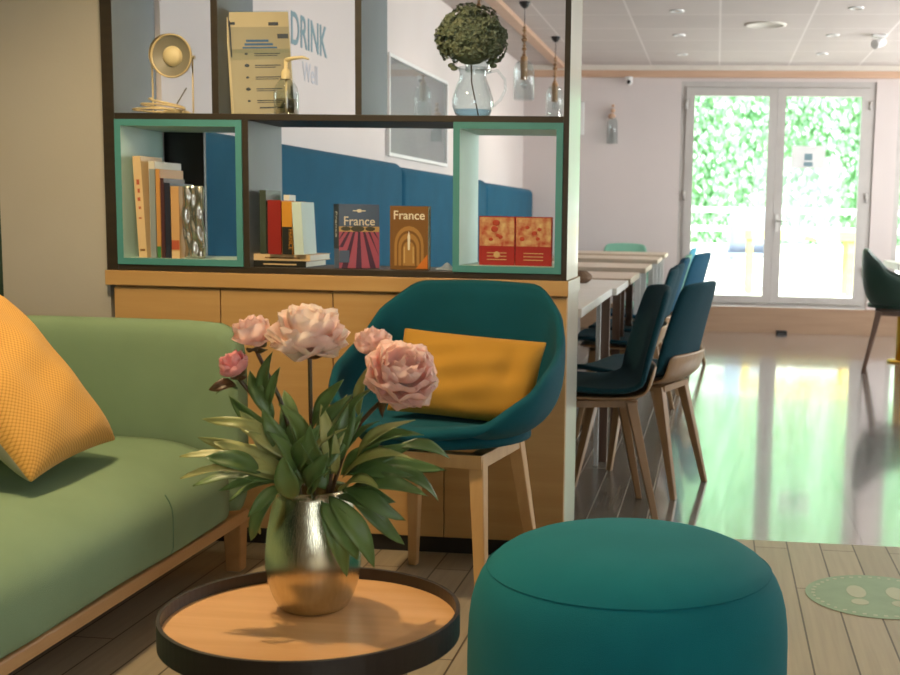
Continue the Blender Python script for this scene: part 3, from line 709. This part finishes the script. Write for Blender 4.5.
# cushions
def cushion(name, w, h, t, mats, parent, pinch=.12, fold=0, nu=22, nv=18, mi_back=0):
    mb = MB()
    for side in (1, -1):
        def fn(u, v):
            a, b = 2*u-1, 2*v-1
            e = (1-abs(a)**2.4)*(1-abs(b)**2.4); e = max(0, e)
            z = side*t/2*e**.48
            x = a*w/2*(1-pinch*(1-abs(b)**2)*abs(a)**3*.5); y = b*h/2*(1-pinch*(1-abs(a)**2)*abs(b)**3*.5)
            z += .006*math.sin(7*a+3*b)*e+.005*math.sin(11*b-4*a)*e
            if fold: z -= side*fold*math.exp(-((a-.62)**2)/.012-((b-.25-(a-.6)*1.3)**2)/.20)*e
            return (x, y, z)
        mb.grid(fn, nu, nv, mi=0 if side > 0 else mi_back)
    return mb.build(name, mats, parent, sub=1)
def mat_weave():
    m = mat('pillow_weave', '#e0a24a', .85, sheen=.1, spec=.2); nt = m.node_tree; b = nt.nodes['Principled BSDF']
    tc = nt.nodes.new('ShaderNodeTexCoord'); mp = nt.nodes.new('ShaderNodeMapping'); mp.inputs['Rotation'].default_value = (0, 0, .70)
    ck = nt.nodes.new('ShaderNodeTexVoronoi'); ck.voronoi_dimensions = '2D'; ck.inputs['Scale'].default_value = 130; ck.inputs['Randomness'].default_value = .0
    nt.links.new(tc.outputs['Object'], mp.inputs[0]); nt.links.new(mp.outputs[0], ck.inputs[0])
    r = nt.nodes.new('ShaderNodeValToRGB'); r.color_ramp.elements[0].color = lin('#dba552'); r.color_ramp.elements[1].color = lin('#a9702a')
    r.color_ramp.elements[0].position = .3; r.color_ramp.elements[1].position = .75
    nt.links.new(ck.outputs['Distance'], r.inputs[0]); nt.links.new(r.outputs[0], b.inputs['Base Color'])
    bp = nt.nodes.new('ShaderNodeBump'); bp.inputs['Strength'].default_value = .6; bp.inputs['Distance'].default_value = .002; bp.invert = True
    nt.links.new(ck.outputs['Distance'], bp.inputs['Height']); nt.links.new(bp.outputs[0], b.inputs['Normal'])
    return m
M['weave'] = mat_weave()
pl = thing('throw_pillow', 'large yellow woven throw pillow leaning on the sofa back', 'pillow', (-1.640, 2.665, .640))
c = cushion('pillow_body', .43, .50, .16, ['weave', 'paper_grey'], pl, mi_back=1)
ex = Vector((-.03, .99, .05)).normalized(); ey = Vector((-.62, .10, .77)); ey = (ey-ex*ey.dot(ex)).normalized(); ez = ex.cross(ey)
pl.rotation_euler = Matrix((ex, ey, ez)).transposed().to_euler()
PL = pl

# ================================================================== tub armchair
def tub_chair(name, label, cat, loc, rz, fab, legm, group=None):
    o = thing(name, label, cat, loc, rz, group)
    # local: front is -Y
    def rimH(ph):      # ph 0 = back, pi = front
        a = abs(ph)/PI
        keys = [(0, .865), (.20, .86), (.30, .80), (.42, .695), (.54, .65), (.66, .585), (.80, .505), (1, .487)]
        for (a0, h0), (a1, h1) in zip(keys, keys[1:]):
            if a <= a1:
                t = (a-a0)/(a1-a0); t = t*t*(3-2*t); return h0+(h1-h0)*t
        return keys[-1][1]
    def rimR(ph):
        c, s = math.sin(ph), math.cos(ph)           # x, y
        ax, ay = .315, (.29 if s > 0 else .255)
        p = 2.6
        r = (abs(c/ax)**p+abs(s/ay)**p)**(-1/p)
        a = abs(ph)/PI
        return r*(1-.05*max(0, 1-a/.25))
    mb = MB(); NP, NT = 48, 12
    def fn(u, v):
        ph = (u*2-1)*PI
        H = rimH(ph); Rr = rimR(ph); z0 = .468
        rb = Rr*.70
        if v < .5:
            t = v/.5; r = rb*t; z = z0-.006*(1-t*t)+.0
        else:
            t = (v-.5)/.5; dh = H-z0
            r = rb+(Rr-rb)*math.sin(min(1, t*1.25)*PI/2)**1.0 if dh > .06 else rb+(Rr-rb)*t
            z = z0+dh*(t**1.55)
            if dh < .06: z = z0+dh*math.sin(t*PI/2)-.02*t*t
        return Vector((r*math.sin(ph), r*math.cos(ph), z))
    mb.grid(fn, NP, NT, wrap=True)
    mb.build('shell', fab, o, solid=.028, sub=1, off=-1)
    MB().lathe([(0, .495), (.20, .492), (.235, .475), (.235, .452), (0, .452)], 36, (0, -.01, 0)).build('seat_pad', fab, o)
    m = MB(); m.box(-.17, -.19, .400, .17, -.15, .435); m.box(-.17, .13, .400, .17, .17, .435); m.box(-.17, -.15, .400, -.13, .13, .435); m.box(.13, -.15, .400, .17, .13, .435)
    m.build('seat_frame', legm, o, weld=False)
    for sx in (-1, 1):
        for sy in (-1, 1):
            MB().bar((sx*.150, sy*.150-.01, .435), (sx*.195, sy*.235-.005, 0), .042, .026, .042, .026).build('leg', legm, o, bevel=.004)
    return o
ac = tub_chair('tub_armchair', 'teal upholstered tub armchair on light oak legs, against oak cabinet', 'armchair', (-.715, 3.225, 0), math.radians(-9), 'teal', 'oak_light')
cu = thing('cushion', 'mustard yellow rectangular cushion resting in the teal tub armchair', 'cushion', (-.660, 3.215, .612))
cushion('cushion_body', .43, .25, .12, 'mustard', cu, pinch=.10, fold=.035)
cu.rotation_euler = Euler((math.radians(66), math.radians(3), math.radians(-9)), 'XYZ')

# ================================================================== pouf
pf = thing('pouf', 'round teal fabric pouf in the right foreground', 'pouf', (-.137, 2.13, 0))
R_ = .286
MB().lathe([(0, .012), (R_-.05, .012), (R_-.015, .03), (R_, .08), (R_+.003, .20), (R_+.003, .31), (R_-.002, .365), (R_-.017, .412), (R_-.045, .445), (R_-.085, .466), (R_-.14, .478), (0, .486)], 64).build('body', 'pouf', pf, sub=1)
MB().lathe([(R_-.0315, .4265), (R_-.0298, .4285), (R_-.0325, .4305)], 64).build('seam', 'pouf', pf)
MB().lathe([(0, 0), (R_-.06, 0), (R_-.06, .013), (0, .013)], 40).build('base', 'black', pf)

# ================================================================== side table, vase, peonies
TX, TY = -.589, 1.724
tb = thing('side_table', 'round oak-topped side table with a raised black rim', 'table', (TX, TY, 0))
RT = .224
MB().lathe([(0, .425), (RT-.004, .425), (RT-.004, .434), (0, .434)], 72, smooth=False).build('tabletop', 'table_oak', tb)
MB().lathe([(RT-.006, .4345), (RT-.006, .453), (RT, .453), (RT, .413), (RT-.006, .413), (RT-.006, .4345)], 96, smooth=False).build('rim', 'rim_black', tb)
for k in range(4):
    a = math.radians(45+90*k); MB().bar((.13*math.cos(a), .13*math.sin(a), .425), (.19*math.cos(a), .19*math.sin(a), 0), .034, .024).build('leg', 'oak_light', tb, bevel=.003)
VX, VY, VZ = -.608, 1.790, .4345
vs_ = tag(MB().lathe([(0, .0), (.049, .0), (.054, .004), (.063, .022), (.0705, .045), (.074, .068), (.0735, .092), (.070, .125), (.064, .155), (.058, .178), (.0555, .191), (.054, .191), (.056, .178), (.062, .155), (.068, .120), (.071, .090), (.05, .02), (0, .015)], 72).build('vase', 'steel', loc=(VX, VY, VZ)),
          'brushed steel tumbler-shaped vase on the round side table', 'vase')
K = .001565
def bq(px, py, dy=0):         # bouquet plan: horizontal and vertical offsets of the arrangement, metres
    return Vector((-.603+(px-309)*K, 1.765+dy, .652-(py-470)*K))
mouth = Vector((VX, VY, VZ+.185))
def petal(mb, base, ax, out, L_, Wd, cup, curl, nz=0):
    ax = ax.normalized(); side = ax.cross(out).normalized(); out = side.cross(ax).normalized()
    ph = random.uniform(0, 6)
    def fn(u, v):
        s = 2*u-1
        wv = Wd/2*(.30+.70*math.sin(PI/2*min(1, v/.6)))*(math.sqrt(max(0, 1-((v-.6)/.42)**4)) if v > .6 else 1)
        edge = (1-.10*s*s*(v**3)+.016*math.sin(s*6+ph)*v**3)
        p = base+ax*(L_*v*edge)+side*(s*wv)
        o = cup*math.sin(PI*.5*v)*L_ - curl*L_*v*v
        o += -cup*1.2*wv*(s*s) + nz*math.sin(s*5+ph)*v*L_
        return p+out*o
    mb.grid(fn, 11, 9)
def bloom(mb, c, axis, R, rings, openness=1.0, squash=.8):
    axis = axis.normalized(); t1 = axis.orthogonal().normalized(); t2 = axis.cross(t1)
    for (n, tilt, Lr, Wr, cup, curl) in rings:
        off = random.uniform(0, 6)
        for k in range(n):
            a = off+2*PI*k/n+random.uniform(-.12, .12)
            rad = t1*math.cos(a)+t2*math.sin(a); tl = tilt+random.uniform(-.12, .12)
            d = axis*math.cos(tl)*squash+rad*math.sin(tl)
            outn = rad*math.cos(tl)-axis*math.sin(tl)
            petal(mb, c+rad*R*.05-axis*R*.25, d, outn, R*Lr*random.uniform(.92, 1.05), R*Wr*random.uniform(.9, 1.1), cup, curl, .03)
OPEN = [(6, 1.38, 1.12, 1.15, .45, .25), (7, 1.12, 1.18, 1.1, .50, .35), (8, .88, 1.2, 1.0, .50, .40), (8, .64, 1.2, .9, .45, .40), (8, .42, 1.18, .8, .35, .35), (7, .2, 1.12, .7, .2, .25)]
BUD = [(6, .55, 1.35, 1.35, .55, .35), (6, .42, 1.45, 1.2, .5, .42), (5, .25, 1.5, 1.0, .4, .4), (4, .1, 1.5, .8, .2, .3)]
def leaf_mesh(base, tip, wd, bend=.15, twist=0, nrm=None):
    base, tip = Vector(base), Vector(tip); d = tip-base; Ln = d.length; d.normalize()
    n = Vector(nrm) if nrm else Vector((0, -.55, .8)); s = d.cross(n)
    if s.length < .05: s = d.cross(Vector((1, 0, 0)))
    s.normalize(); n = s.cross(d)
    mb = MB()
    def fn(u, v):
        a = 2*u-1; tw = twist*v; sv = s*math.cos(tw)+n*math.sin(tw); nv = n*math.cos(tw)-s*math.sin(tw)
        w_ = wd/2*(math.sin(PI*min(1, v**.85))**.75)
        return base+d*Ln*v+sv*a*w_+nv*(bend*Ln*math.sin(PI*v)+abs(a)*w_*.35+.04*Ln*math.sin(v*9)*a*.3)
    mb.grid(fn, 5, 11)
    return mb
def peony(label, px, py, dy, R, axis, rings, pm, leaves, stem_mid=None, squash=.8, extra=None):
    c = bq(px, py, dy); ax = Vector(axis).normalized()
    root = thing('peony', label, 'flower', tuple(mouth), 0, 'peonies in the steel vase')
    def rel(v): return v-mouth
    mb = MB(); bloom(mb, rel(c), ax, R, rings, squash=squash); mb.build('bloom', pm, root, weld=False)
    neck = c-ax*R*.40
    mids = stem_mid if stem_mid is not None else (mouth+neck)/2+Vector((0, 0, .01))
    foot = mouth+Vector((random.uniform(-.02, .02), random.uniform(-.015, .015), -.14))
    inner = mouth+Vector((max(-.03, min(.03, (neck.x-mouth.x)*.25)), 0, -.0))
    P = [rel(foot), rel(inner), rel(mids), rel(neck-ax*R*.4), rel(neck)]
    pts = []
    for i in range(len(P)-1):
        a0 = P[max(0, i-1)]; a1 = P[i]; a2 = P[i+1]; a3 = P[min(len(P)-1, i+2)]
        for k in range(5):
            t = k/5; pts.append(.5*((2*a1)+(a2-a0)*t+(2*a0-5*a1+4*a2-a3)*t*t+(-a0+3*a1-3*a2+a3)*t**3))
    pts.append(P[-1])
    MB().tube(pts, .0034, 8).build('stem', 'stem', root)
    t1 = ax.orthogonal().normalized(); t2 = ax.cross(t1)
    for k in range(4):
        a = k*PI/2+.4; rad = t1*math.cos(a)+t2*math.sin(a)
        b0 = rel(c-ax*R*.34); e = b0+(rad*.9-ax*(.15 if k % 2 else -.25))*R*.75
        leaf_mesh(b0, e, R*.55, .15, 0, -ax).build('sepal', 'sepal', root, solid=.0008)
    for (bx, by, tx, ty, wd, d0, d1, mm) in leaves:
        b0 = rel(bq(bx, by, d0)); e = rel(bq(tx, ty, d1))
        tw = random.uniform(-.8, .8)
        leaf_mesh(b0, e, wd*1.0, random.uniform(.06, .2), tw).build('leaf', mm, root, solid=.0008)
    return root
G, Q = 'leaf', 'leaf_pale'
random.seed(21)
def rl(n, bx, by, spread, Lr, ang0, ang1, dys):
    out = []
    for k in range(n):
        a = math.radians(ang0+(ang1-ang0)*(k+random.uniform(-.3, .3))/max(1, n-1)); L_ = random.uniform(*Lr)
        x = bx+random.uniform(-spread, spread); y = by+random.uniform(-spread, spread)
        dy0 = random.uniform(-.03, .03)
        out.append((x, y, x+math.cos(a)*L_, y-math.sin(a)*L_, random.uniform(.022, .034), dy0, dy0+random.uniform(*dys), Q if random.random() < .22 else G))
    return out
peony('large open cream-pink peony at the top middle of the bouquet', 308, 334, .0, .052, (.05, -.30, 1), OPEN, 'petal_cream',
      [(312, 425, 345, 375, .026, 0, -.01, G), (312, 440, 348, 392, .024, 0, .02, G), (306, 455, 282, 400, .030, 0, -.02, G), (305, 470, 330, 415, .034, -.02, -.05, G),
       (310, 480, 352, 420, .034, 0, -.03, Q), (300, 485, 275, 425, .034, -.01, -.04, G), (318, 490, 340, 440, .036, -.03, -.06, G), (300, 490, 296, 445, .036, -.04, -.06, G)]
      + rl(6, 310, 478, 12, (40, 75), 60, 125, (-.06, .05)))
peony('half-open blush peony at the upper left, above the pink bud', 250, 342, .02, .031, (-.10, -.25, 1), BUD[1:]+[(5, .75, 1.25, 1.1, .4, .1)], 'petal_blush',
      [(262, 405, 270, 352, .022, .01, .01, G), (272, 420, 244, 372, .024, 0, .02, G), (268, 410, 282, 365, .020, 0, -.01, G), (285, 455, 266, 405, .028, 0, -.02, G),
       (290, 460, 222, 398, .028, 0, .02, G), (280, 440, 205, 418, .020, 0, -.02, Q)]
      + rl(5, 285, 462, 10, (50, 85), 110, 165, (-.05, .06)))
peony('pink closed peony bud lowest on the left of the bouquet', 238, 370, -.01, .0235, (-.15, -.45, .9), BUD, 'petal_pink',
      [(238, 385, 215, 388, .020, -.01, -.03, 'sepal'), (240, 388, 222, 392, .014, -.01, -.03, G),
       (285, 470, 190, 452, .024, -.02, -.05, Q), (275, 462, 200, 436, .022, 0, -.02, Q), (285, 475, 193, 472, .022, -.02, -.06, Q), (288, 478, 203, 480, .030, -.01, -.05, G),
       (268, 466, 222, 448, .034, -.04, -.07, G), (290, 478, 228, 484, .018, 0, -.05, G), (290, 480, 262, 505, .022, -.03, -.07, G), (282, 484, 255, 535, .024, -.02, -.03, G),
       (272, 490, 262, 530, .020, -.03, -.02, Q), (290, 465, 215, 460, .024, .02, .02, G)]
      + rl(4, 285, 470, 8, (45, 80), 150, 205, (-.06, .03)))
peony('small blush peony behind the large right-hand peony', 368, 347, .03, .027, (-.15, -.3, 1), BUD, 'petal_blush',
      [(352, 415, 362, 365, .018, .03, .03, Q), (345, 440, 378, 380, .030, .01, .0, G), (340, 455, 350, 395, .030, 0, .01, G), (335, 470, 322, 400, .026, 0, -.01, Q),
       (330, 470, 345, 410, .024, 0, -.03, G)] + rl(5, 330, 470, 10, (45, 80), 50, 95, (-.05, .05)))
peony('large open pale pink peony facing right, on the right', 405, 367, -.03, .049, (.42, -.55, .62), OPEN, 'petal_blush',
      [(385, 410, 398, 380, .018, -.02, -.03, 'sepal'), (352, 460, 415, 412, .022, 0, -.01, Q), (355, 455, 425, 425, .028, 0, -.02, G), (345, 470, 420, 445, .032, -.02, -.05, Q),
       (352, 480, 435, 478, .032, -.02, -.06, G), (340, 470, 440, 465, .036, .0, .03, G), (345, 482, 390, 472, .034, -.03, -.07, Q), (340, 488, 392, 510, .030, -.02, -.04, G),
       (335, 485, 382, 552, .034, -.04, -.05, G), (330, 490, 366, 545, .036, -.05, -.05, G), (340, 485, 400, 540, .026, .0, .02, G), (330, 488, 352, 565, .026, -.05, -.035, G),
       (395, 440, 445, 452, .024, .0, .02, G), (318, 485, 345, 455, .030, -.04, -.07, G), (380, 460, 438, 490, .028, 0, -.01, G)]
      + rl(5, 345, 470, 12, (50, 90), -25, 45, (-.06, .05)))

# ================================================================== banquette and wall decoration
bqt = thing('banquette', 'long blue upholstered banquette along the left dining wall', 'bench', (-1.5, 7.5, 0))
def bpad(name, x0, y0, z0, x1, y1, z1, bev, m='banq'):
    o = MB().box(x0+1.5, y0-7.5, z0, x1+1.5, y1-7.5, z1).build(name, m, bqt); md = o.modifiers.new('b', 'BEVEL'); md.width = bev; md.segments = 4
    for p in o.data.polygons: p.use_smooth = True
    return o
segs = [(3.93, 6.62), (6.63, 9.1), (9.11, 11.42)]
for k_, (a, b_) in enumerate(segs):
    bpad('back_cushion', -1.828, a, .45, -1.715, b_, (1.318, 1.302, 1.288)[k_], .05)
    bpad('seat_cushion', -1.80, a, .30, -1.28, b_, .47, .03)
bpad('base', -1.80, 3.95, 0, -1.33, 11.40, .30, .003, 'plinth')
bpad('shade_panel', -1.828, 3.908, 0, -1.69, 3.928, 1.33, .003, 'black')  # black sheet added in place of the shade at the banquette's near end
pc = thing('framed_picture', 'large grey framed picture on the white wall above banquette', 'picture', (-1.828, 7.4, 1.38))
MB().box(0, -.72, .0, .008, .72, .52).build('print', 'pic', pc)
f = MB(); f.box(0, -.74, -.02, .022, .74, .0); f.box(0, -.74, .52, .022, .74, .54); f.box(0, -.74, 0, .022, -.72, .52); f.box(0, .72, 0, .022, .74, .52); f.build('frame', 'white', pc, weld=False)
MB().box(.009, -.72, .0, .011, .72, .52).build('glazing', 'glass', pc)
wl = thing('wall_lettering', 'blue-grey words DRINK Well lettered on the white wall', 'lettering', (-1.829, 5.4, 1.6))
RY = Euler((PI/2, 0, PI/2))
text('DRINK', .197, 'letters_drink', 'letter', wl, (0, -.01, .16), RY, ext=.001, sx=.82, bold=.002)
text('Well', .12, 'letters_well', 'letter_pale', wl, (0, 0, .02), RY, ext=.001, sx=.9)

# pendants
pd = thing('pendant_lamp', 'nearest beaded pendant lamp, mostly behind the hydrangea', 'lamp', (-1.29, 6.55, 2.43), 0, 'beaded glass pendant lamps')
MB().lathe([(0, 0), (.037, 0), (.036, -.012), (.024, -.030), (.010, -.042), (0, -.042)], 24).build('canopy', 'black', pd)
MB().tube([(0, 0, -.04), (0, 0, -.16)], .0028, 6).build('wire', 'black', pd)
m = MB(); z = -.155
for r in (.012, .014, .008, .016, .020, .009, .013, .017, .010, .014): m.ball((0, 0, z-r*.7), r, 12, 8, (1, 1, .75)); z -= r*1.45
m.build('beads', 'bead', pd)
MB().lathe([(0, z), (.020, z), (.024, z-.01), (.024, z-.15), (0, z-.15)], 20).build('wood_holder', 'bead', pd); zz = z-.03
MB().lathe([(.024, zz), (.045, zz-.008), (.062, zz-.035), (.068, zz-.08), (.068, zz-.25)], 32).build('glass_dome', 'glass_obj', pd, solid=.002)
MB().ball((0, 0, z-.18), .02, 12, 8, (1, 1, 1.3)).build('bulb', 'glass_obj', pd)
dup(pd, (-1.29, 8.10, 2.43), 0, 'beaded glass pendant lamp hanging just right of the hydrangea')
dup(pd, (-1.29, 9.65, 2.43), 0, 'farthest beaded pendant lamp, close to the dark shelf post')
# far wall pieces
ws = thing('wall_sconce', 'small wooden sconce with a clear glass on the far wall', 'lamp', (-.985, YF, 1.72))
m = MB(); m.ball((0, -.05, .30), .022, 10, 7); m.ball((0, -.05, .345), .016, 10, 7); m.ball((-.01, -.05, .25), .03, 10, 7, (1.2, 1, .9)); m.tube([(0, 0, .30), (0, -.05, .30)], .012, 8); m.build('holder', 'beam', ws)
MB().lathe([(.02, .24), (.045, .20), (.05, .0)], 20, (0, -.06, 0)).build('glass', 'glass_obj', ws, solid=.002)
tag(MB().box(-1.29, YF-.03, 1.80, -1.255, YF-.001, 2.10).build('wall_panel', 'white', bevel=.004), 'narrow white plate on the far wall beside shelving edge', 'wall light')
cm = thing('security_camera', 'small white dome camera under the wooden beam on far wall', 'camera', (-.84, YF-.07, 2.325))
MB().lathe([(0, 0), (.035, 0), (.035, -.02), (.0, -.02)], 20).build('base', 'white', cm)
MB().ball((0, -.01, -.045), .034, 14, 9).build('body', 'white', cm)
MB().lathe([(.018, .0), (.016, .008), (0, .010)], 16, (0, -.04, -.05), 'y').build('lens', 'black', cm)

# ceiling fittings
gD = 'recessed ceiling downlights'
dn = thing('downlight', 'nearest recessed downlight of the left ceiling row', 'light', (-.31, 8.45, 2.43), 0, gD)
MB().lathe([(.050, 0), (.050, -.008), (.036, -.010), (.030, -.002)], 24).build('ring', 'white', dn)
MB().lathe([(0, -.003), (.031, -.003), (.031, -.001)], 24).build('lens', 'gold', dn)
for x, y, lab in ((-.33, 9.55, 'middle recessed downlight of the left ceiling row'), (-.34, 10.65, 'farthest recessed downlight of the left ceiling row'),
                  (.86, 8.35, 'nearest recessed downlight of the right ceiling row'), (.82, 9.55, 'middle recessed downlight of the right ceiling row'), (.83, 10.6, 'farthest recessed downlight of the right ceiling row')):
    dup(dn, (x, y, 2.43), 0, lab)
dp = thing('ceiling_speaker', 'wide round white ceiling grille in the middle of the tiles', 'speaker', (.30, 9.05, 2.43))
MB().lathe([(.15, 0), (.15, -.008), (.12, -.012), (.115, -.004), (0, -.006)], 36).build('grille', 'ceiling_plain', dp)
el = thing('emergency_light', 'white swivelling spotlight fixed to ceiling above right of door', 'light', (1.16, 9.55, 2.43))
MB().box(-.05, -.05, -.02, .05, .05, 0).build('plate', 'white', el, bevel=.004)
MB().tube([(-.035, -.04, -.075), (.035, .025, -.045)], [.036, .030], 20).build('head', 'white', el)

# ================================================================== dining tables
gT = 'dining tables along the banquette'
def dining_table(label, y0, y1, top, leg, x0=-1.22, x1=-.405, th=.03, lw=.018):
    o = thing('dining_table', label, 'table', ((x0+x1)/2, (y0+y1)/2, 0), 0, gT); w2 = (x1-x0)/2; d2 = (y1-y0)/2
    MB().box(-w2, -d2, .75-th, w2, d2, .75).build('tabletop', top, o, bevel=.003)
    for sx in (-1, 1):
        for sy in (-1, 1):
            x, y = sx*(w2-.05), sy*(d2-.05); MB().box(x-lw, y-lw, 0, x+lw, y+lw, .75-th).build('leg', leg, o)
    for y in (-d2+.045, d2-.045): MB().box(-w2+.05, y-.01, .75-th-.04, w2-.05, y+.01, .75-th).build('apron', leg, o)
    return o
dining_table('nearest white-edged dining table, partly behind the shelving end panel', 3.935, 5.10, 'table_white', 'white_metal', x1=-.425, lw=.009)
dining_table('second dining table, whitish, bearing the brown basket', 5.105, 5.78, 'table_white', 'wal_dark')
dining_table('third dining table, pinkish wood with a brown end edge', 5.93, 6.63, 'table_wood', 'wal_dark')
dining_table('fourth dining table from the shelving, pale pinkish wood', 7.20, 7.92, 'table_wood', 'white_metal')
dining_table('fifth dining table from the shelving, pale pinkish wood', 8.70, 9.40, 'table_wood', 'white_metal')
dining_table('farthest dining table of the row, before the mint chair', 9.85, 10.55, 'table_wood', 'white_metal')
bk = MB(); bk.grid(lambda u, v: ((.045+.035*math.sin(PI*v)+.006*math.sin(u*2*PI*5))*math.cos(2*PI*u)*1.3, (.04+.03*math.sin(PI*v))*math.sin(2*PI*u), .001+.085*v), 24, 8, wrap=True)
bk.bm.transform(Matrix.Scale(.62, 4))
bk = bk.build('basket', 'brown', loc=(-.615, 5.45, .75), solid=.006); tag(bk, 'small brown woven basket on the whitish second dining table', 'basket')

# dining chairs
def dining_chair(label, loc, rz, fab, legm, group):
    o = thing('dining_chair', label, 'chair', loc, rz, group)
    prof = [(-.225, .452), (-.205, .468), (-.12, .462), (0, .448), (.10, .446), (.155, .468), (.185, .52), (.205, .60), (.232, .70), (.256, .78), (.266, .815)]
    wid = [.19, .215, .228, .232, .23, .225, .222, .215, .205, .19, .165]
    def mk(mb, dz=0, sc=1, k0=0, k1=len(prof)-1):
        n = k1-k0+1
        def fn(u, v):
            k = k0+int(round(v*(n-1))); a = 2*u-1; y, z = prof[k]; w_ = wid[k]*sc
            x = w_*a; lift = abs(a)**2.5
            if k < 6: z += .018*lift
            else: y -= .035*lift
            if k in (0, 10):
                z -= (.010 if k == 10 else 0)*a*a; y += (.03 if k == 0 else 0)*a**4
            return Vector((x, y, z+dz))
        mb.grid(fn, 11, n)
        return mb
    mk(MB()).build('seat_shell', fab, o, solid=.022, sub=1)
    def fn2(u, v):
        a = 2*u-1; ks = [(-.20, .432), (-.10, .425), (.0, .420), (.10, .418), (.165, .43), (.205, .475), (.222, .545)]
        y, z = ks[int(round(v*6))]; x = (.195 if v < .7 else .20)*a
        if v > .75: y -= .03*abs(a)**2.5
        else: z += .016*abs(a)**2.5
        return (x, y, z)
    m = MB(); m.grid(fn2, 9, 7); m.build('wooden_rim', legm, o, solid=.014, sub=1)
    m = MB(); m.box(-.13, -.15, .395, .13, .15, .418); m.build('seat_frame', legm, o)
    for sx in (-1, 1):
        MB().bar((sx*.125, .125, .415), (sx*.18, .215, 0), .045, .024, .036, .022).build('leg', legm, o, bevel=.003)
        MB().bar((sx*.125, -.125, .415), (sx*.18, -.20, 0), .045, .024, .036, .022).build('leg', legm, o, bevel=.003)
    return o
gC = 'dining chairs along the tables'
c0 = dining_chair('nearest dark teal dining chair, seat facing the first table', (-.425, 4.26, 0), math.radians(-77), 'teal_seat', 'wal', gC)
dup(c0, (-.275, 4.73, 0), math.radians(-108), 'dark teal dining chair pulled out into walkway, wooden rim visible behind')
dup(c0, (-.44, 5.88, 0), math.radians(-88), 'dark teal dining chair at the third table, behind the nearest chair')
dup(c0, (-.43, 6.50, 0), math.radians(-92), 'dark teal dining chair just beyond the one at the third table', swap={'teal_seat': 'teal_seat'})
dup(c0, (-.42, 7.35, 0), math.radians(-86), 'blue dining chair at the fourth table', swap={'teal_seat': 'teal_far'})
dup(c0, (-.42, 8.02, 0), math.radians(-90), 'mint green dining chair between the blue chairs', swap={'teal_seat': 'mint_seat', 'wal': 'mint_seat'})
dup(c0, (-.31, 8.64, 0), math.radians(-106), 'blue dining chair standing out toward the glass door', swap={'teal_seat': 'teal_far'})
dup(c0, (-.42, 9.9, 0), math.radians(-90), 'light blue dining chair at the farthest table', swap={'teal_seat': 'sky_seat'})
dup(c0, (-.80, 10.78, 0), math.radians(2), 'mint green dining chair at the far end, its back above tabletops', swap={'teal_seat': 'mint_seat'})

# right side: dark armchair and table
ra = tub_chair('tub_armchair', 'dark green tub armchair near the right side of the glass door', 'armchair', (1.30, 8.75, 0), math.radians(82), 'dark_chair', 'wal_dark')
rt_ = thing('pedestal_table', 'white-topped table on gold pedestal at right edge of photo', 'table', (1.72, 9.35, 0))
MB().box(-.42, -.40, .70, .50, .40, .75).build('tabletop', 'table_white', rt_, bevel=.004)
MB().lathe([(0, .015), (.05, .015), (.05, .70), (0, .70)], 24, (-.30, 0, 0)).build('pedestal', 'gold', rt_)
MB().lathe([(0, 0), (.11, 0), (.11, .015), (0, .015)], 28, (-.30, 0, 0)).build('base', 'gold', rt_)

# small things on the floor
tag(MB().box(.58, YF-.16, 0, .68, YF-.09, .03).build('door_wedge', 'black', bevel=.008), 'small black wedge on floor at foot of glass door', 'door stop')
sk = thing('floor_sticker', 'round green floor sticker with pale footprints, lower right', 'sticker', (.485, 3.41, .001))
MB().lathe([(0, 0), (.20, 0), (.20, .0008), (0, .0008)], 64, smooth=False).build('disc', 'sticker', sk)
for x in (-.055, .055):
    m = MB(); m.lathe([(0, .0009), (.036, .0009), (.036, .0014), (0, .0014)], 24, (x, .03, 0), sx=.75, sy=1.6, smooth=False); m.lathe([(0, .0009), (.024, .0009), (.024, .0014), (0, .0014)], 24, (x, -.065, 0), sy=1.1, smooth=False)
    m.build('footprint', 'sticker_pale', sk)
m = MB(); random.seed(3)
for k in range(40):
    a = k*2*PI/40; m.box(.178*math.cos(a)-.005, .178*math.sin(a)-.005, .0009, .178*math.cos(a)+random.uniform(.002, .007), .178*math.sin(a)+.006, .0013)
m.build('border_print', 'sticker_pale', sk, weld=False)
# the lounge's recessed lamps
for i, (x, y, lab) in enumerate(((-1.40, 2.15, 'recessed lamp in the lounge ceiling above the sofa'), (-.45, 1.0, 'recessed lamp in the lounge ceiling before the pouf'))):
    dup(dn, (x, y, 2.43), 0, lab, group='recessed lounge lamps')
